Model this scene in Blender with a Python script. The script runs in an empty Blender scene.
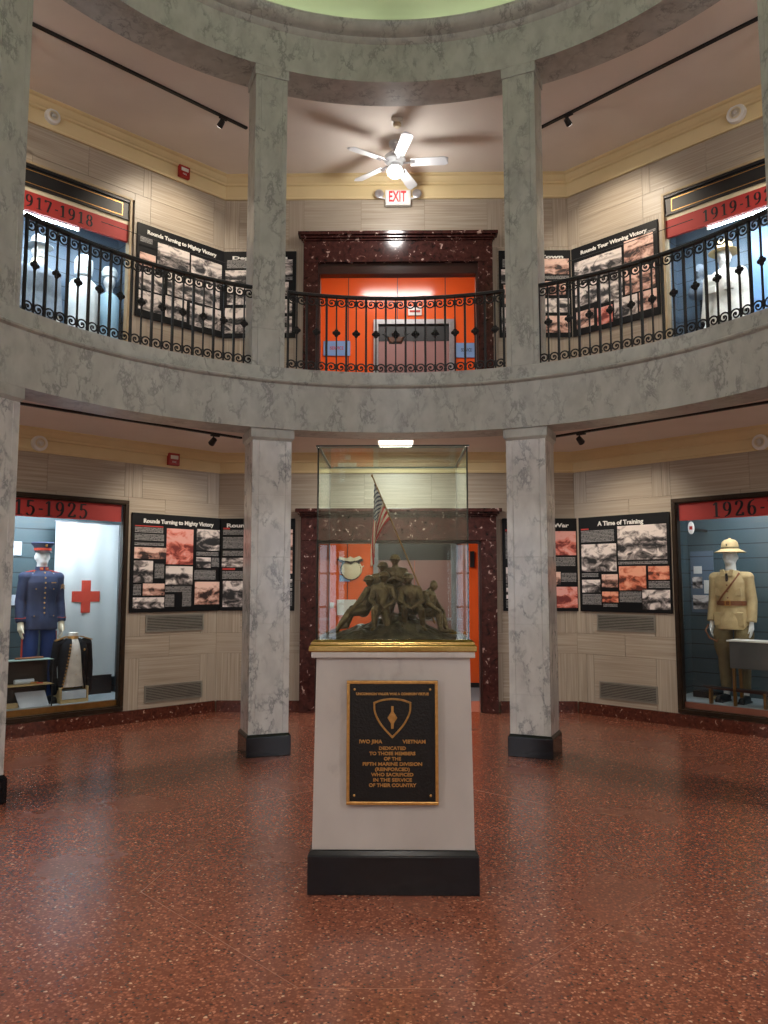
import bpy, bmesh, math, random
from mathutils import Vector, Matrix, noise
random.seed(7)
PI = math.pi
R = math.radians
sc = bpy.context.scene
COL = sc.collection

# ------------------------------------------------------------------ camera
cam_d = bpy.data.cameras.new('camera')
cam = bpy.data.objects.new('camera', cam_d)
COL.objects.link(cam)
F = 775.0
cam_d.sensor_fit = 'VERTICAL'
cam_d.sensor_height = 36.0
cam_d.lens = F * 36.0 / 1024.0
cam_d.clip_start = 0.02
cam.location = (0, -4.33, 1.55)
cam.rotation_mode = 'XYZ'
cam.rotation_euler = (PI / 2 + math.atan2(74, F), 0, math.atan2(12, F))
sc.camera = cam

# ------------------------------------------------------------------ world, view
w = bpy.data.worlds.new('world')
sc.world = w
w.use_nodes = True
w.node_tree.nodes['Background'].inputs[0].default_value = (0.6, 0.75, 1.0, 1)
w.node_tree.nodes['Background'].inputs[1].default_value = 0.3
sc.view_settings.view_transform = 'Standard'
sc.view_settings.look = 'None'
sc.view_settings.gamma = 1.0
sc.view_settings.use_curve_mapping = False
sc.view_settings.exposure = 0.0

# ------------------------------------------------------------------ main lights
def lamp(name, kind, loc, energy, color, rot=(0, 0, 0), size=None, size_y=None, spot=None, blend=0.6, radius=None, parent=None, spread=None):
    d = bpy.data.lights.new(name, kind)
    d.energy = energy
    d.color = color
    if kind == 'AREA':
        d.size = size
        if size_y:
            d.shape = 'RECTANGLE'; d.size_y = size_y
        if spread: d.spread = spread
    if kind == 'SPOT':
        d.spot_size = spot; d.spot_blend = blend
    if radius is not None:
        d.shadow_soft_size = radius
    o = bpy.data.objects.new(name, d)
    o.location = loc
    o.rotation_euler = rot
    COL.objects.link(o)
    if parent: o.parent = parent
    return o
def aim(o, tgt):
    v = Vector(tgt) - o.location
    o.rotation_euler = v.to_track_quat('-Z', 'Y').to_euler()
L_DOME = 66
L_WIN = 3.0
L_FILL = 55
WARM = (1.0, 0.87, 0.70)
WHITE = (1.0, 0.95, 0.88)
COOL = (0.80, 0.90, 1.0)

# ------------------------------------------------------------------ materials
def lin(c):
    def f(x):
        x = x / 255.0
        return x / 12.92 if x <= 0.04045 else ((x + 0.055) / 1.055) ** 2.4
    return (f(c[0]), f(c[1]), f(c[2]), 1.0)
def newmat(name):
    m = bpy.data.materials.new(name)
    m.use_nodes = True
    nt = m.node_tree
    return m, nt, nt.nodes, nt.links, nt.nodes['Principled BSDF']
def mat(name, c1, c2=None, rough=0.5, metal=0.0, scale=8.0, bump=0.0, spec=None, emit=None, es=0.0, detail=4.0, bscale=None, coat=0.0):
    m, nt, N, L, b = newmat(name)
    tc = N.new('ShaderNodeTexCoord')
    nz = N.new('ShaderNodeTexNoise'); nz.inputs['Scale'].default_value = scale; nz.inputs['Detail'].default_value = detail
    L.new(tc.outputs['Object'], nz.inputs['Vector'])
    rp = N.new('ShaderNodeValToRGB')
    rp.color_ramp.elements[0].position = 0.3; rp.color_ramp.elements[1].position = 0.7
    c2 = c2 or tuple(int(x * 0.9) for x in c1)
    rp.color_ramp.elements[0].color = lin(c1); rp.color_ramp.elements[1].color = lin(c2)
    L.new(nz.outputs['Fac'], rp.inputs['Fac']); L.new(rp.outputs['Color'], b.inputs['Base Color'])
    b.inputs['Roughness'].default_value = rough; b.inputs['Metallic'].default_value = metal
    b.inputs['Coat Weight'].default_value = coat
    if spec is not None: b.inputs['Specular IOR Level'].default_value = spec
    if bump:
        n2 = N.new('ShaderNodeTexNoise'); n2.inputs['Scale'].default_value = bscale or scale * 4
        L.new(tc.outputs['Object'], n2.inputs['Vector'])
        bp = N.new('ShaderNodeBump'); bp.inputs['Strength'].default_value = bump; bp.inputs['Distance'].default_value = 0.01
        L.new(n2.outputs['Fac'], bp.inputs['Height']); L.new(bp.outputs['Normal'], b.inputs['Normal'])
    if emit:
        b.inputs['Emission Color'].default_value = lin(emit); b.inputs['Emission Strength'].default_value = es
    return m
def marble_mat(name, base, vein, light, rough=0.25, vs=2.2, coord='Object', amt=0.55):
    m, nt, N, L, b = newmat(name)
    tc = N.new('ShaderNodeTexCoord')
    mp = N.new('ShaderNodeMapping'); mp.inputs['Rotation'].default_value = (0.5, 0.6, 0.3)
    mp.inputs['Scale'].default_value = (1.0, 1.0, 0.6)
    if coord == 'Object':
        oi = N.new('ShaderNodeObjectInfo'); ad = N.new('ShaderNodeVectorMath'); ad.operation = 'ADD'
        ml = N.new('ShaderNodeMath'); ml.operation = 'MULTIPLY'; ml.inputs[1].default_value = 37.0
        L.new(oi.outputs['Random'], ml.inputs[0])
        L.new(tc.outputs['Object'], ad.inputs[0]); L.new(ml.outputs[0], ad.inputs[1])
        L.new(ad.outputs[0], mp.inputs['Vector'])
    else:
        L.new(tc.outputs[coord], mp.inputs['Vector'])
    n1 = N.new('ShaderNodeTexNoise'); n1.inputs['Scale'].default_value = vs; n1.inputs['Detail'].default_value = 9; n1.inputs['Roughness'].default_value = 0.65; n1.inputs['Distortion'].default_value = 0.25
    L.new(mp.outputs[0], n1.inputs['Vector'])
    # thin veins: |noise - .5| close to 0
    s = N.new('ShaderNodeMath'); s.operation = 'SUBTRACT'; s.inputs[1].default_value = 0.5
    a = N.new('ShaderNodeMath'); a.operation = 'ABSOLUTE'
    L.new(n1.outputs['Fac'], s.inputs[0]); L.new(s.outputs[0], a.inputs[0])
    rv = N.new('ShaderNodeValToRGB'); rv.color_ramp.elements[0].position = 0.0; rv.color_ramp.elements[1].position = 0.05
    rv.color_ramp.elements[0].color = (1, 1, 1, 1); rv.color_ramp.elements[1].color = (0, 0, 0, 1)
    L.new(a.outputs[0], rv.inputs['Fac'])
    n2 = N.new('ShaderNodeTexNoise'); n2.inputs['Scale'].default_value = vs * 1.3; n2.inputs['Detail'].default_value = 6
    L.new(mp.outputs[0], n2.inputs['Vector'])
    rc = N.new('ShaderNodeValToRGB'); rc.color_ramp.elements[0].position = 0.35; rc.color_ramp.elements[1].position = 0.68
    rc.color_ramp.elements[0].color = lin(light); rc.color_ramp.elements[1].color = lin(base)
    L.new(n2.outputs['Fac'], rc.inputs['Fac'])
    n3 = N.new('ShaderNodeTexNoise'); n3.inputs['Scale'].default_value = vs * 0.8; n3.inputs['Detail'].default_value = 2
    L.new(mp.outputs[0], n3.inputs['Vector'])
    r3 = N.new('ShaderNodeValToRGB'); r3.color_ramp.elements[0].position = 0.42; r3.color_ramp.elements[1].position = 0.62
    L.new(n3.outputs['Fac'], r3.inputs['Fac'])
    mu = N.new('ShaderNodeMath'); mu.operation = 'MULTIPLY'; L.new(rv.outputs[0], mu.inputs[0]); L.new(r3.outputs[0], mu.inputs[1])
    mu2 = N.new('ShaderNodeMath'); mu2.operation = 'MULTIPLY'; mu2.inputs[1].default_value = amt; L.new(mu.outputs[0], mu2.inputs[0])
    mx = N.new('ShaderNodeMix'); mx.data_type = 'RGBA'
    L.new(mu2.outputs[0], mx.inputs['Factor']); L.new(rc.outputs[0], mx.inputs['A']); mx.inputs['B'].default_value = lin(vein)
    L.new(mx.outputs['Result'], b.inputs['Base Color'])
    b.inputs['Roughness'].default_value = rough
    return m
def stone_mat(name, c1, c2, c3):          # travertine panels, grain runs along U
    m, nt, N, L, b = newmat(name)
    uv = N.new('ShaderNodeUVMap'); uv.uv_map = 'UVMap'
    mp = N.new('ShaderNodeMapping'); mp.inputs['Scale'].default_value = (1.2, 55.0, 1.0)
    L.new(uv.outputs[0], mp.inputs['Vector'])
    n1 = N.new('ShaderNodeTexNoise'); n1.inputs['Scale'].default_value = 1.0; n1.inputs['Detail'].default_value = 5
    L.new(mp.outputs[0], n1.inputs['Vector'])
    mp2 = N.new('ShaderNodeMapping'); mp2.inputs['Scale'].default_value = (0.25, 1.3, 1.0)
    L.new(uv.outputs[0], mp2.inputs['Vector'])
    n2 = N.new('ShaderNodeTexNoise'); n2.inputs['Scale'].default_value = 1.0; n2.inputs['Detail'].default_value = 3
    L.new(mp2.outputs[0], n2.inputs['Vector'])
    r1 = N.new('ShaderNodeValToRGB'); r1.color_ramp.elements[0].position = 0.3; r1.color_ramp.elements[1].position = 0.72
    r1.color_ramp.elements[0].color = lin(c1); r1.color_ramp.elements[1].color = lin(c2)
    L.new(n1.outputs['Fac'], r1.inputs['Fac'])
    r2 = N.new('ShaderNodeValToRGB'); r2.color_ramp.elements[0].position = 0.3; r2.color_ramp.elements[1].position = 0.7
    r2.color_ramp.elements[0].color = (0, 0, 0, 1); r2.color_ramp.elements[1].color = (0.75, 0.75, 0.75, 1)
    L.new(n2.outputs['Fac'], r2.inputs['Fac'])
    mx = N.new('ShaderNodeMix'); mx.data_type = 'RGBA'
    L.new(r2.outputs[0], mx.inputs['Factor']); L.new(r1.outputs[0], mx.inputs['A']); mx.inputs['B'].default_value = lin(c3)
    L.new(mx.outputs['Result'], b.inputs['Base Color'])
    b.inputs['Roughness'].default_value = 0.42
    return m
def fleck_mat(name, c1, c2, fleck, rough, scale, thr=0.63):   # dark red marble with white flecks
    m, nt, N, L, b = newmat(name)
    tc = N.new('ShaderNodeTexCoord')
    n1 = N.new('ShaderNodeTexNoise'); n1.inputs['Scale'].default_value = scale; n1.inputs['Detail'].default_value = 8; n1.inputs['Distortion'].default_value = 0.8
    L.new(tc.outputs['Object'], n1.inputs['Vector'])
    r1 = N.new('ShaderNodeValToRGB')
    e = r1.color_ramp.elements
    e[0].position = 0.3; e[0].color = lin(c1); e[1].position = 0.58; e[1].color = lin(c2)
    x = e.new(thr); x.color = lin(c2); x = e.new(thr + 0.05); x.color = lin(fleck)
    L.new(n1.outputs['Fac'], r1.inputs['Fac']); L.new(r1.outputs[0], b.inputs['Base Color'])
    b.inputs['Roughness'].default_value = rough
    return m
def terrazzo_mat():
    m, nt, N, L, b = newmat('terrazzo')
    tc = N.new('ShaderNodeTexCoord')
    def vor(s, off):
        mp = N.new('ShaderNodeMapping'); mp.inputs['Location'].default_value = (off, off * 2, 0); L.new(tc.outputs['Object'], mp.inputs['Vector'])
        nw = N.new('ShaderNodeTexNoise'); nw.inputs['Scale'].default_value = s * 0.8; L.new(mp.outputs[0], nw.inputs['Vector'])
        am = N.new('ShaderNodeVectorMath'); am.operation = 'MULTIPLY_ADD'; am.inputs[1].default_value = (1.2 / s,) * 3
        L.new(nw.outputs['Color'], am.inputs[0]); L.new(mp.outputs[0], am.inputs[2])
        v = N.new('ShaderNodeTexVoronoi'); v.inputs['Scale'].default_value = s; L.new(am.outputs[0], v.inputs['Vector'])
        sp = N.new('ShaderNodeSeparateColor'); L.new(v.outputs['Color'], sp.inputs[0])
        return v, sp
    v1, s1 = vor(85, 0)
    rr = N.new('ShaderNodeValToRGB'); rr.color_ramp.interpolation = 'CONSTANT'
    e = rr.color_ramp.elements
    e[0].position = 0; e[0].color = lin((112, 62, 44)); e[1].position = 0.28; e[1].color = lin((136, 80, 58))
    for p, c in ((0.52, (120, 68, 50)), (0.68, (160, 96, 70)), (0.84, (84, 46, 35)), (0.93, (186, 126, 96)), (0.985, (208, 168, 134))):
        x = e.new(p); x.color = lin(c)
    L.new(s1.outputs[0], rr.inputs['Fac'])
    # matrix between chips
    r2 = N.new('ShaderNodeValToRGB'); r2.color_ramp.elements[0].position = 0.45; r2.color_ramp.elements[1].position = 0.7
    L.new(v1.outputs['Distance'], r2.inputs['Fac'])
    mx = N.new('ShaderNodeMix'); mx.data_type = 'RGBA'; mx.inputs['B'].default_value = lin((116, 66, 48))
    L.new(r2.outputs[0], mx.inputs['Factor']); L.new(rr.outputs[0], mx.inputs['A'])
    L.new(mx.outputs['Result'], b.inputs['Base Color'])
    n = N.new('ShaderNodeTexNoise'); n.inputs['Scale'].default_value = 1.3; n.inputs['Detail'].default_value = 5; L.new(tc.outputs['Object'], n.inputs['Vector'])
    mr = N.new('ShaderNodeMapRange'); mr.inputs['To Min'].default_value = 0.17; mr.inputs['To Max'].default_value = 0.34; L.new(n.outputs['Fac'], mr.inputs['Value'])
    L.new(mr.outputs[0], b.inputs['Roughness']); b.inputs['Specular IOR Level'].default_value = 0.8
    n4 = N.new('ShaderNodeTexNoise'); n4.inputs['Scale'].default_value = 45; L.new(tc.outputs['Object'], n4.inputs['Vector'])
    bp = N.new('ShaderNodeBump'); bp.inputs['Strength'].default_value = 0.10; bp.inputs['Distance'].default_value = 0.004
    L.new(n4.outputs['Fac'], bp.inputs['Height']); L.new(bp.outputs['Normal'], b.inputs['Normal'])
    return m
def glass_mat(name, tint=(0.93, 0.97, 0.95), refl=1.0):
    m, nt, N, L, b = newmat(name)
    out = N['Material Output']; N.remove(b)
    t = N.new('ShaderNodeBsdfTransparent'); t.inputs[0].default_value = (*tint, 1)
    g = N.new('ShaderNodeBsdfGlossy'); g.inputs['Roughness'].default_value = 0.01; g.inputs[0].default_value = (1, 1, 1, 1)
    f = N.new('ShaderNodeFresnel'); f.inputs[0].default_value = 1.45
    ml = N.new('ShaderNodeMath'); ml.operation = 'MULTIPLY'; ml.inputs[1].default_value = refl; L.new(f.outputs[0], ml.inputs[0])
    x = N.new('ShaderNodeMixShader'); L.new(ml.outputs[0], x.inputs[0]); L.new(t.outputs[0], x.inputs[1]); L.new(g.outputs[0], x.inputs[2])
    L.new(x.outputs[0], out.inputs['Surface'])
    return m
def emit_mat(name, c, s):
    m, nt, N, L, b = newmat(name)
    b.inputs['Base Color'].default_value = lin(c)
    b.inputs['Emission Color'].default_value = lin(c); b.inputs['Emission Strength'].default_value = s
    return m
def photo_mat(name, dark, mid, light):
    m, nt, N, L, b = newmat(name)
    tc = N.new('ShaderNodeTexCoord'); oi = N.new('ShaderNodeObjectInfo')
    ml = N.new('ShaderNodeMath'); ml.operation = 'MULTIPLY'; ml.inputs[1].default_value = 91.0; L.new(oi.outputs['Random'], ml.inputs[0])
    ad = N.new('ShaderNodeVectorMath'); ad.operation = 'ADD'; L.new(tc.outputs['Object'], ad.inputs[0]); L.new(ml.outputs[0], ad.inputs[1])
    mp = N.new('ShaderNodeMapping'); mp.inputs['Scale'].default_value = (4.5, 4.5, 7); L.new(ad.outputs[0], mp.inputs['Vector'])
    n = N.new('ShaderNodeTexNoise'); n.inputs['Scale'].default_value = 1.6; n.inputs['Detail'].default_value = 7; n.inputs['Roughness'].default_value = 0.6; n.inputs['Distortion'].default_value = 0.7
    L.new(mp.outputs[0], n.inputs['Vector'])
    sx = N.new('ShaderNodeSeparateXYZ'); L.new(tc.outputs['Generated'], sx.inputs[0])
    # skies are light, ground is mid, a darker band in between
    rb = N.new('ShaderNodeValToRGB'); e = rb.color_ramp.elements
    e[0].position = 0; e[0].color = (0.45,) * 3 + (1,); e[1].position = 1; e[1].color = (0.9,) * 3 + (1,)
    for p, v in ((0.25, 0.55), (0.42, 0.22), (0.55, 0.35), (0.66, 0.85)):
        x = e.new(p); x.color = (v, v, v, 1)
    L.new(sx.outputs[2], rb.inputs['Fac'])
    mx = N.new('ShaderNodeMath'); mx.operation = 'MULTIPLY_ADD'; mx.inputs[1].default_value = 0.42
    L.new(rb.outputs[0], mx.inputs[0])
    m3 = N.new('ShaderNodeMath'); m3.operation = 'MULTIPLY_ADD'; m3.inputs[1].default_value = 1.5; m3.inputs[2].default_value = -0.47; L.new(n.outputs['Fac'], m3.inputs[0])
    L.new(m3.outputs[0], mx.inputs[2])
    rc = N.new('ShaderNodeValToRGB'); e = rc.color_ramp.elements
    e[0].position = 0.34; e[0].color = lin(dark); e[1].position = 0.66; e[1].color = lin(light); x = e.new(0.48); x.color = lin(mid)
    L.new(mx.outputs[0], rc.inputs['Fac']); L.new(rc.outputs[0], b.inputs['Base Color'])
    b.inputs['Roughness'].default_value = 0.45
    return m
def text_block_mat():                      # rows of small print on black
    m, nt, N, L, b = newmat('small_print')
    tc = N.new('ShaderNodeTexCoord'); sx = N.new('ShaderNodeSeparateXYZ'); L.new(tc.outputs['Object'], sx.inputs[0])
    a = N.new('ShaderNodeMath'); a.operation = 'MULTIPLY'; a.inputs[1].default_value = 62.0; L.new(sx.outputs[2], a.inputs[0])
    fr = N.new('ShaderNodeMath'); fr.operation = 'FRACT'; L.new(a.outputs[0], fr.inputs[0])
    gt = N.new('ShaderNodeMath'); gt.operation = 'GREATER_THAN'; gt.inputs[1].default_value = 0.42; L.new(fr.outputs[0], gt.inputs[0])
    mp = N.new('ShaderNodeMapping'); mp.inputs['Scale'].default_value = (95, 1, 62); L.new(tc.outputs['Object'], mp.inputs['Vector'])
    n = N.new('ShaderNodeTexNoise'); n.inputs['Scale'].default_value = 1; L.new(mp.outputs[0], n.inputs['Vector'])
    g2 = N.new('ShaderNodeMath'); g2.operation = 'GREATER_THAN'; g2.inputs[1].default_value = 0.42; L.new(n.outputs['Fac'], g2.inputs[0])
    mm = N.new('ShaderNodeMath'); mm.operation = 'MULTIPLY'; L.new(gt.outputs[0], mm.inputs[0]); L.new(g2.outputs[0], mm.inputs[1])
    mx = N.new('ShaderNodeMix'); mx.data_type = 'RGBA'; mx.inputs['A'].default_value = lin((22, 24, 28)); mx.inputs['B'].default_value = lin((150, 148, 146))
    L.new(mm.outputs[0], mx.inputs['Factor']); L.new(mx.outputs['Result'], b.inputs['Base Color'])
    b.inputs['Roughness'].default_value = 0.5
    return m
def flag_mat():
    m, nt, N, L, b = newmat('flag_cloth')
    uv = N.new('ShaderNodeUVMap'); uv.uv_map = 'UVMap'
    sx = N.new('ShaderNodeSeparateXYZ'); L.new(uv.outputs[0], sx.inputs[0])
    def M(op, a, bb=None, c=None):
        n = N.new('ShaderNodeMath'); n.operation = op
        for i, v in enumerate((a, bb, c)):
            if v is None: continue
            if isinstance(v, (int, float)): n.inputs[i].default_value = v
            else: L.new(v, n.inputs[i])
        return n.outputs[0]
    U, V = sx.outputs[0], sx.outputs[1]       # V 0 top .. 1 bottom, U 0 hoist .. 1 fly
    st = M('LESS_THAN', M('MODULO', M('FLOOR', M('MULTIPLY', V, 13.0)), 2.0), 0.5)
    can = M('MULTIPLY', M('LESS_THAN', V, 7 / 13), M('LESS_THAN', U, 0.4))
    def dots(ou, ov):
        a = M('SUBTRACT', M('FRACT', M('ADD', M('MULTIPLY', U, 15.0), ou)), 0.5)
        c = M('SUBTRACT', M('FRACT', M('ADD', M('MULTIPLY', V, 9.3), ov)), 0.5)
        return M('LESS_THAN', M('ADD', M('MULTIPLY', a, a), M('MULTIPLY', c, c)), 0.055)
    stars = M('MAXIMUM', dots(0.0, 0.0), dots(0.5, 0.5))
    def mix(f, A, B):
        x = N.new('ShaderNodeMix'); x.data_type = 'RGBA'; L.new(f, x.inputs['Factor'])
        for k, v in (('A', A), ('B', B)):
            if isinstance(v, tuple): x.inputs[k].default_value = v
            else: L.new(v, x.inputs[k])
        return x.outputs['Result']
    c = mix(st, lin((225, 205, 180)), lin((190, 42, 34)))
    c = mix(can, c, mix(stars, lin((28, 34, 62)), lin((230, 225, 215))))
    L.new(c, b.inputs['Base Color']); b.inputs['Roughness'].default_value = 0.7
    return m
def board_mat(name, c1, c2, pitch=0.17):   # horizontal painted boards
    m, nt, N, L, b = newmat(name)
    tc = N.new('ShaderNodeTexCoord'); sx = N.new('ShaderNodeSeparateXYZ'); L.new(tc.outputs['Object'], sx.inputs[0])
    a = N.new('ShaderNodeMath'); a.operation = 'DIVIDE'; a.inputs[1].default_value = pitch; L.new(sx.outputs[2], a.inputs[0])
    fr = N.new('ShaderNodeMath'); fr.operation = 'FRACT'; L.new(a.outputs[0], fr.inputs[0])
    gt = N.new('ShaderNodeMath'); gt.operation = 'LESS_THAN'; gt.inputs[1].default_value = 0.07; L.new(fr.outputs[0], gt.inputs[0])
    mx = N.new('ShaderNodeMix'); mx.data_type = 'RGBA'; mx.inputs['A'].default_value = lin(c1); mx.inputs['B'].default_value = lin(c2)
    L.new(gt.outputs[0], mx.inputs['Factor']); L.new(mx.outputs['Result'], b.inputs['Base Color'])
    b.inputs['Roughness'].default_value = 0.45
    return m

M = {}
M['marble'] = marble_mat('grey_marble', (164, 164, 157), (92, 94, 92), (180, 182, 174), 0.32, 6.5, amt=0.6)
M['marble_col'] = marble_mat('pale_marble', (186, 184, 180), (96, 98, 102), (206, 205, 200), 0.2, 6.5, amt=0.7)
M['marble_ped'] = marble_mat('pedestal_marble', (168, 160, 153), (136, 128, 122), (184, 177, 170), 0.3, 1.6, amt=0.4)
M['black_stone'] = mat('black_stone', (12, 14, 17), (22, 24, 28), 0.18, scale=30)
M['stone'] = stone_mat('travertine', (140, 126, 108), (190, 178, 160), (158, 146, 130))
M['joint'] = mat('stone_joint', (128, 112, 92), (118, 104, 86), 0.8)
M['red_marble'] = fleck_mat('red_marble', (40, 18, 16), (74, 38, 34), (188, 160, 150), 0.16, 15, 0.63)
M['base_marble'] = fleck_mat('base_marble', (52, 22, 16), (88, 42, 30), (190, 160, 140), 0.2, 26, 0.64)
M['terrazzo'] = terrazzo_mat()
M['terrazzo_pink'] = mat('terrazzo_pink', (176, 120, 100), (150, 96, 80), 0.25, scale=60)
M['carpet'] = mat('carpet', (110, 115, 118), (90, 96, 100), 0.9, scale=80)
M['ceiling'] = mat('ceiling_paint', (228, 220, 210), (220, 212, 202), 0.9, scale=2)
M['cornice'] = mat('cornice_paint', (218, 198, 152), (210, 190, 144), 0.55, scale=3)
M['orange'] = mat('orange_panel', (232, 100, 44), (226, 94, 40), 0.16, scale=2)
M['dome'] = mat('dome_paint', (196, 212, 172), (190, 206, 166), 0.8, scale=2)
M['iron'] = mat('black_iron', (14, 14, 15), (22, 22, 23), 0.4, metal=0.3, scale=40, bump=0.1)
M['black'] = mat('black_plastic', (16, 16, 18), (20, 20, 22), 0.45, scale=20)
M['board'] = mat('poster_black', (10, 11, 14), (13, 14, 17), 0.5, scale=5, spec=0.2)
M['white'] = mat('white_plastic', (226, 224, 218), (218, 216, 210), 0.4, scale=10)
M['cream'] = mat('cream_enamel', (225, 212, 180), (215, 202, 170), 0.5, scale=10)
M['print'] = mat('white_lettering', (232, 232, 228), (225, 225, 220), 0.5)
M['ink'] = mat('black_lettering', (20, 16, 20), (28, 22, 26), 0.5)
M['redband'] = mat('red_band', (172, 48, 44), (164, 44, 40), 0.6, scale=4)
M['redmark'] = mat('red_print', (190, 50, 40), (175, 46, 36), 0.5)
M['alarm_red'] = mat('alarm_red', (165, 28, 22), (150, 24, 20), 0.35)
M['bronze_frame'] = mat('dark_bronze_frame', (44, 34, 26), (58, 44, 32), 0.35, metal=0.6, scale=12)
M['brass'] = mat('brass', (192, 160, 100), (176, 144, 84), 0.22, metal=1.0, scale=6)
M['brass_dull'] = mat('dull_brass', (150, 112, 62), (128, 94, 52), 0.4, metal=0.8, scale=14)
M['gold'] = mat('gold_metal', (206, 158, 92), (180, 134, 74), 0.35, metal=0.7, scale=40)
M['bronze'] = mat('statue_bronze', (128, 106, 72), (76, 60, 40), 0.3, metal=0.6, scale=14, bump=0.9, bscale=70)
M['bronze_rock'] = mat('rock_bronze', (96, 84, 62), (48, 42, 32), 0.36, metal=0.5, scale=18, bump=0.8, bscale=40)
M['plaque'] = mat('plaque_black', (14, 14, 14), (22, 23, 23), 0.35, metal=0.2, scale=60, bump=0.25, bscale=90)
M['frame_tan'] = mat('tan_frame', (176, 156, 122), (160, 140, 108), 0.5, scale=12)
M['steel'] = mat('brushed_steel', (175, 175, 178), (160, 160, 164), 0.3, metal=0.8, scale=20)
M['lift_door'] = mat('lift_door_panel', (150, 112, 108), (140, 102, 98), 0.35, scale=3)
M['vent'] = mat('vent_metal', (150, 148, 138), (140, 138, 128), 0.4, metal=0.5)
M['vent_dark'] = mat('vent_back', (60, 58, 54), (52, 50, 46), 0.7)
M['darkwood'] = mat('dark_wood', (46, 22, 18), (60, 30, 24), 0.3, scale=6)
M['glass'] = glass_mat('clear_glass', refl=0.75)
M['case_glass'] = glass_mat('case_glass', (0.97, 0.985, 0.98), 0.55)
M['glass_edge'] = mat('glass_edge', (10, 18, 16), (16, 26, 22), 0.5)
M['glass_rim'] = mat('glass_polished_edge', (140, 160, 152), (120, 145, 138), 0.4)
M['boards_blue'] = board_mat('slate_blue_boards', (68, 88, 95), (36, 46, 50))
M['boards_pale'] = board_mat('grey_blue_boards', (92, 110, 128), (56, 68, 80))
M['case_floor'] = mat('case_floor', (170, 182, 188), (160, 172, 178), 0.5)
M['linen'] = mat('white_linen', (214, 222, 224), (202, 211, 214), 0.8, scale=3, bump=0.15)
M['redcloth'] = mat('red_cloth', (205, 70, 50), (186, 58, 42), 0.8, scale=60)
M['navy'] = mat('navy_wool', (38, 50, 82), (30, 42, 72), 0.85, scale=30, bump=0.1)
M['royal'] = mat('royal_blue_wool', (28, 62, 124), (22, 50, 106), 0.85, scale=12, bump=0.1)
M['blackwool'] = mat('black_wool', (12, 15, 21), (16, 20, 27), 0.9, scale=30, spec=0.2)
M['khaki'] = mat('khaki_cotton', (196, 172, 126), (180, 156, 112), 0.85, scale=14, bump=0.15)
M['khaki_dark'] = mat('khaki_dark_wool', (122, 106, 72), (104, 90, 60), 0.9, scale=20, bump=0.2)
M['leather'] = mat('brown_leather', (138, 82, 48), (112, 64, 36), 0.35, scale=20)
M['blackleather'] = mat('black_leather', (18, 20, 22), (28, 30, 32), 0.3, scale=20)
M['mannequin'] = mat('mannequin_white', (228, 228, 226), (220, 220, 218), 0.4, scale=4)
M['glove'] = mat('cream_glove', (226, 216, 192), (214, 204, 180), 0.7, scale=20)
M['greywool'] = mat('grey_wool', (120, 130, 142), (104, 114, 128), 0.9, scale=20, bump=0.2)
M['palecloth'] = mat('pale_cloth', (206, 212, 214), (190, 198, 204), 0.85, scale=9, bump=0.15)
M['whitecloth'] = mat('off_white_canvas', (224, 218, 208), (196, 190, 182), 0.85, scale=12, bump=0.25)
M['skybluecloth'] = mat('pale_blue_cloth', (160, 196, 214), (176, 206, 222), 0.8, scale=8)
M['paper'] = mat('paper', (206, 216, 228), (190, 202, 216), 0.8, scale=12)
M['box_grey'] = mat('grey_case_box', (84, 84, 84), (76, 76, 76), 0.6, scale=6)
M['panel_brown'] = mat('brown_panel', (120, 74, 58), (108, 66, 52), 0.4, scale=6)
M['sign_blue'] = mat('blue_sign', (122, 160, 206), (112, 150, 198), 0.5, scale=5)
M['fan_white'] = mat('fan_white', (225, 228, 230), (216, 220, 224), 0.35, scale=6)
M['globe'] = emit_mat('lit_globe', (255, 252, 245), 6.0)
M['led'] = emit_mat('led_tube', (235, 245, 255), 30.0)
M['fluor'] = emit_mat('fluorescent_panel', (255, 244, 226), 9.0)
M['exit_red'] = emit_mat('exit_letters', (255, 24, 28), 2.2)
M['exit_face'] = mat('exit_face', (236, 226, 222), (228, 218, 214), 0.4, emit=(255, 220, 214), es=0.25)
M['win_light'] = emit_mat('daylight_pane', (225, 236, 255), L_WIN)
M['win_fill'] = emit_mat('high_window_fill', (240, 244, 255), 3.5)  # glow of unseen upper windows, added as front fill light
M['photo_grey'] = photo_mat('photo_grey', (22, 22, 24), (130, 122, 120), (232, 222, 216))
M['photo_warm'] = photo_mat('photo_warm', (44, 28, 26), (176, 130, 114), (236, 200, 184))
M['photo_orange'] = photo_mat('photo_orange', (84, 36, 24), (200, 104, 74), (238, 168, 138))
M['photo_pink'] = photo_mat('photo_pink', (120, 40, 34), (216, 116, 98), (232, 168, 158))
M['small_print'] = text_block_mat()
M['flag'] = flag_mat()

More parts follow.
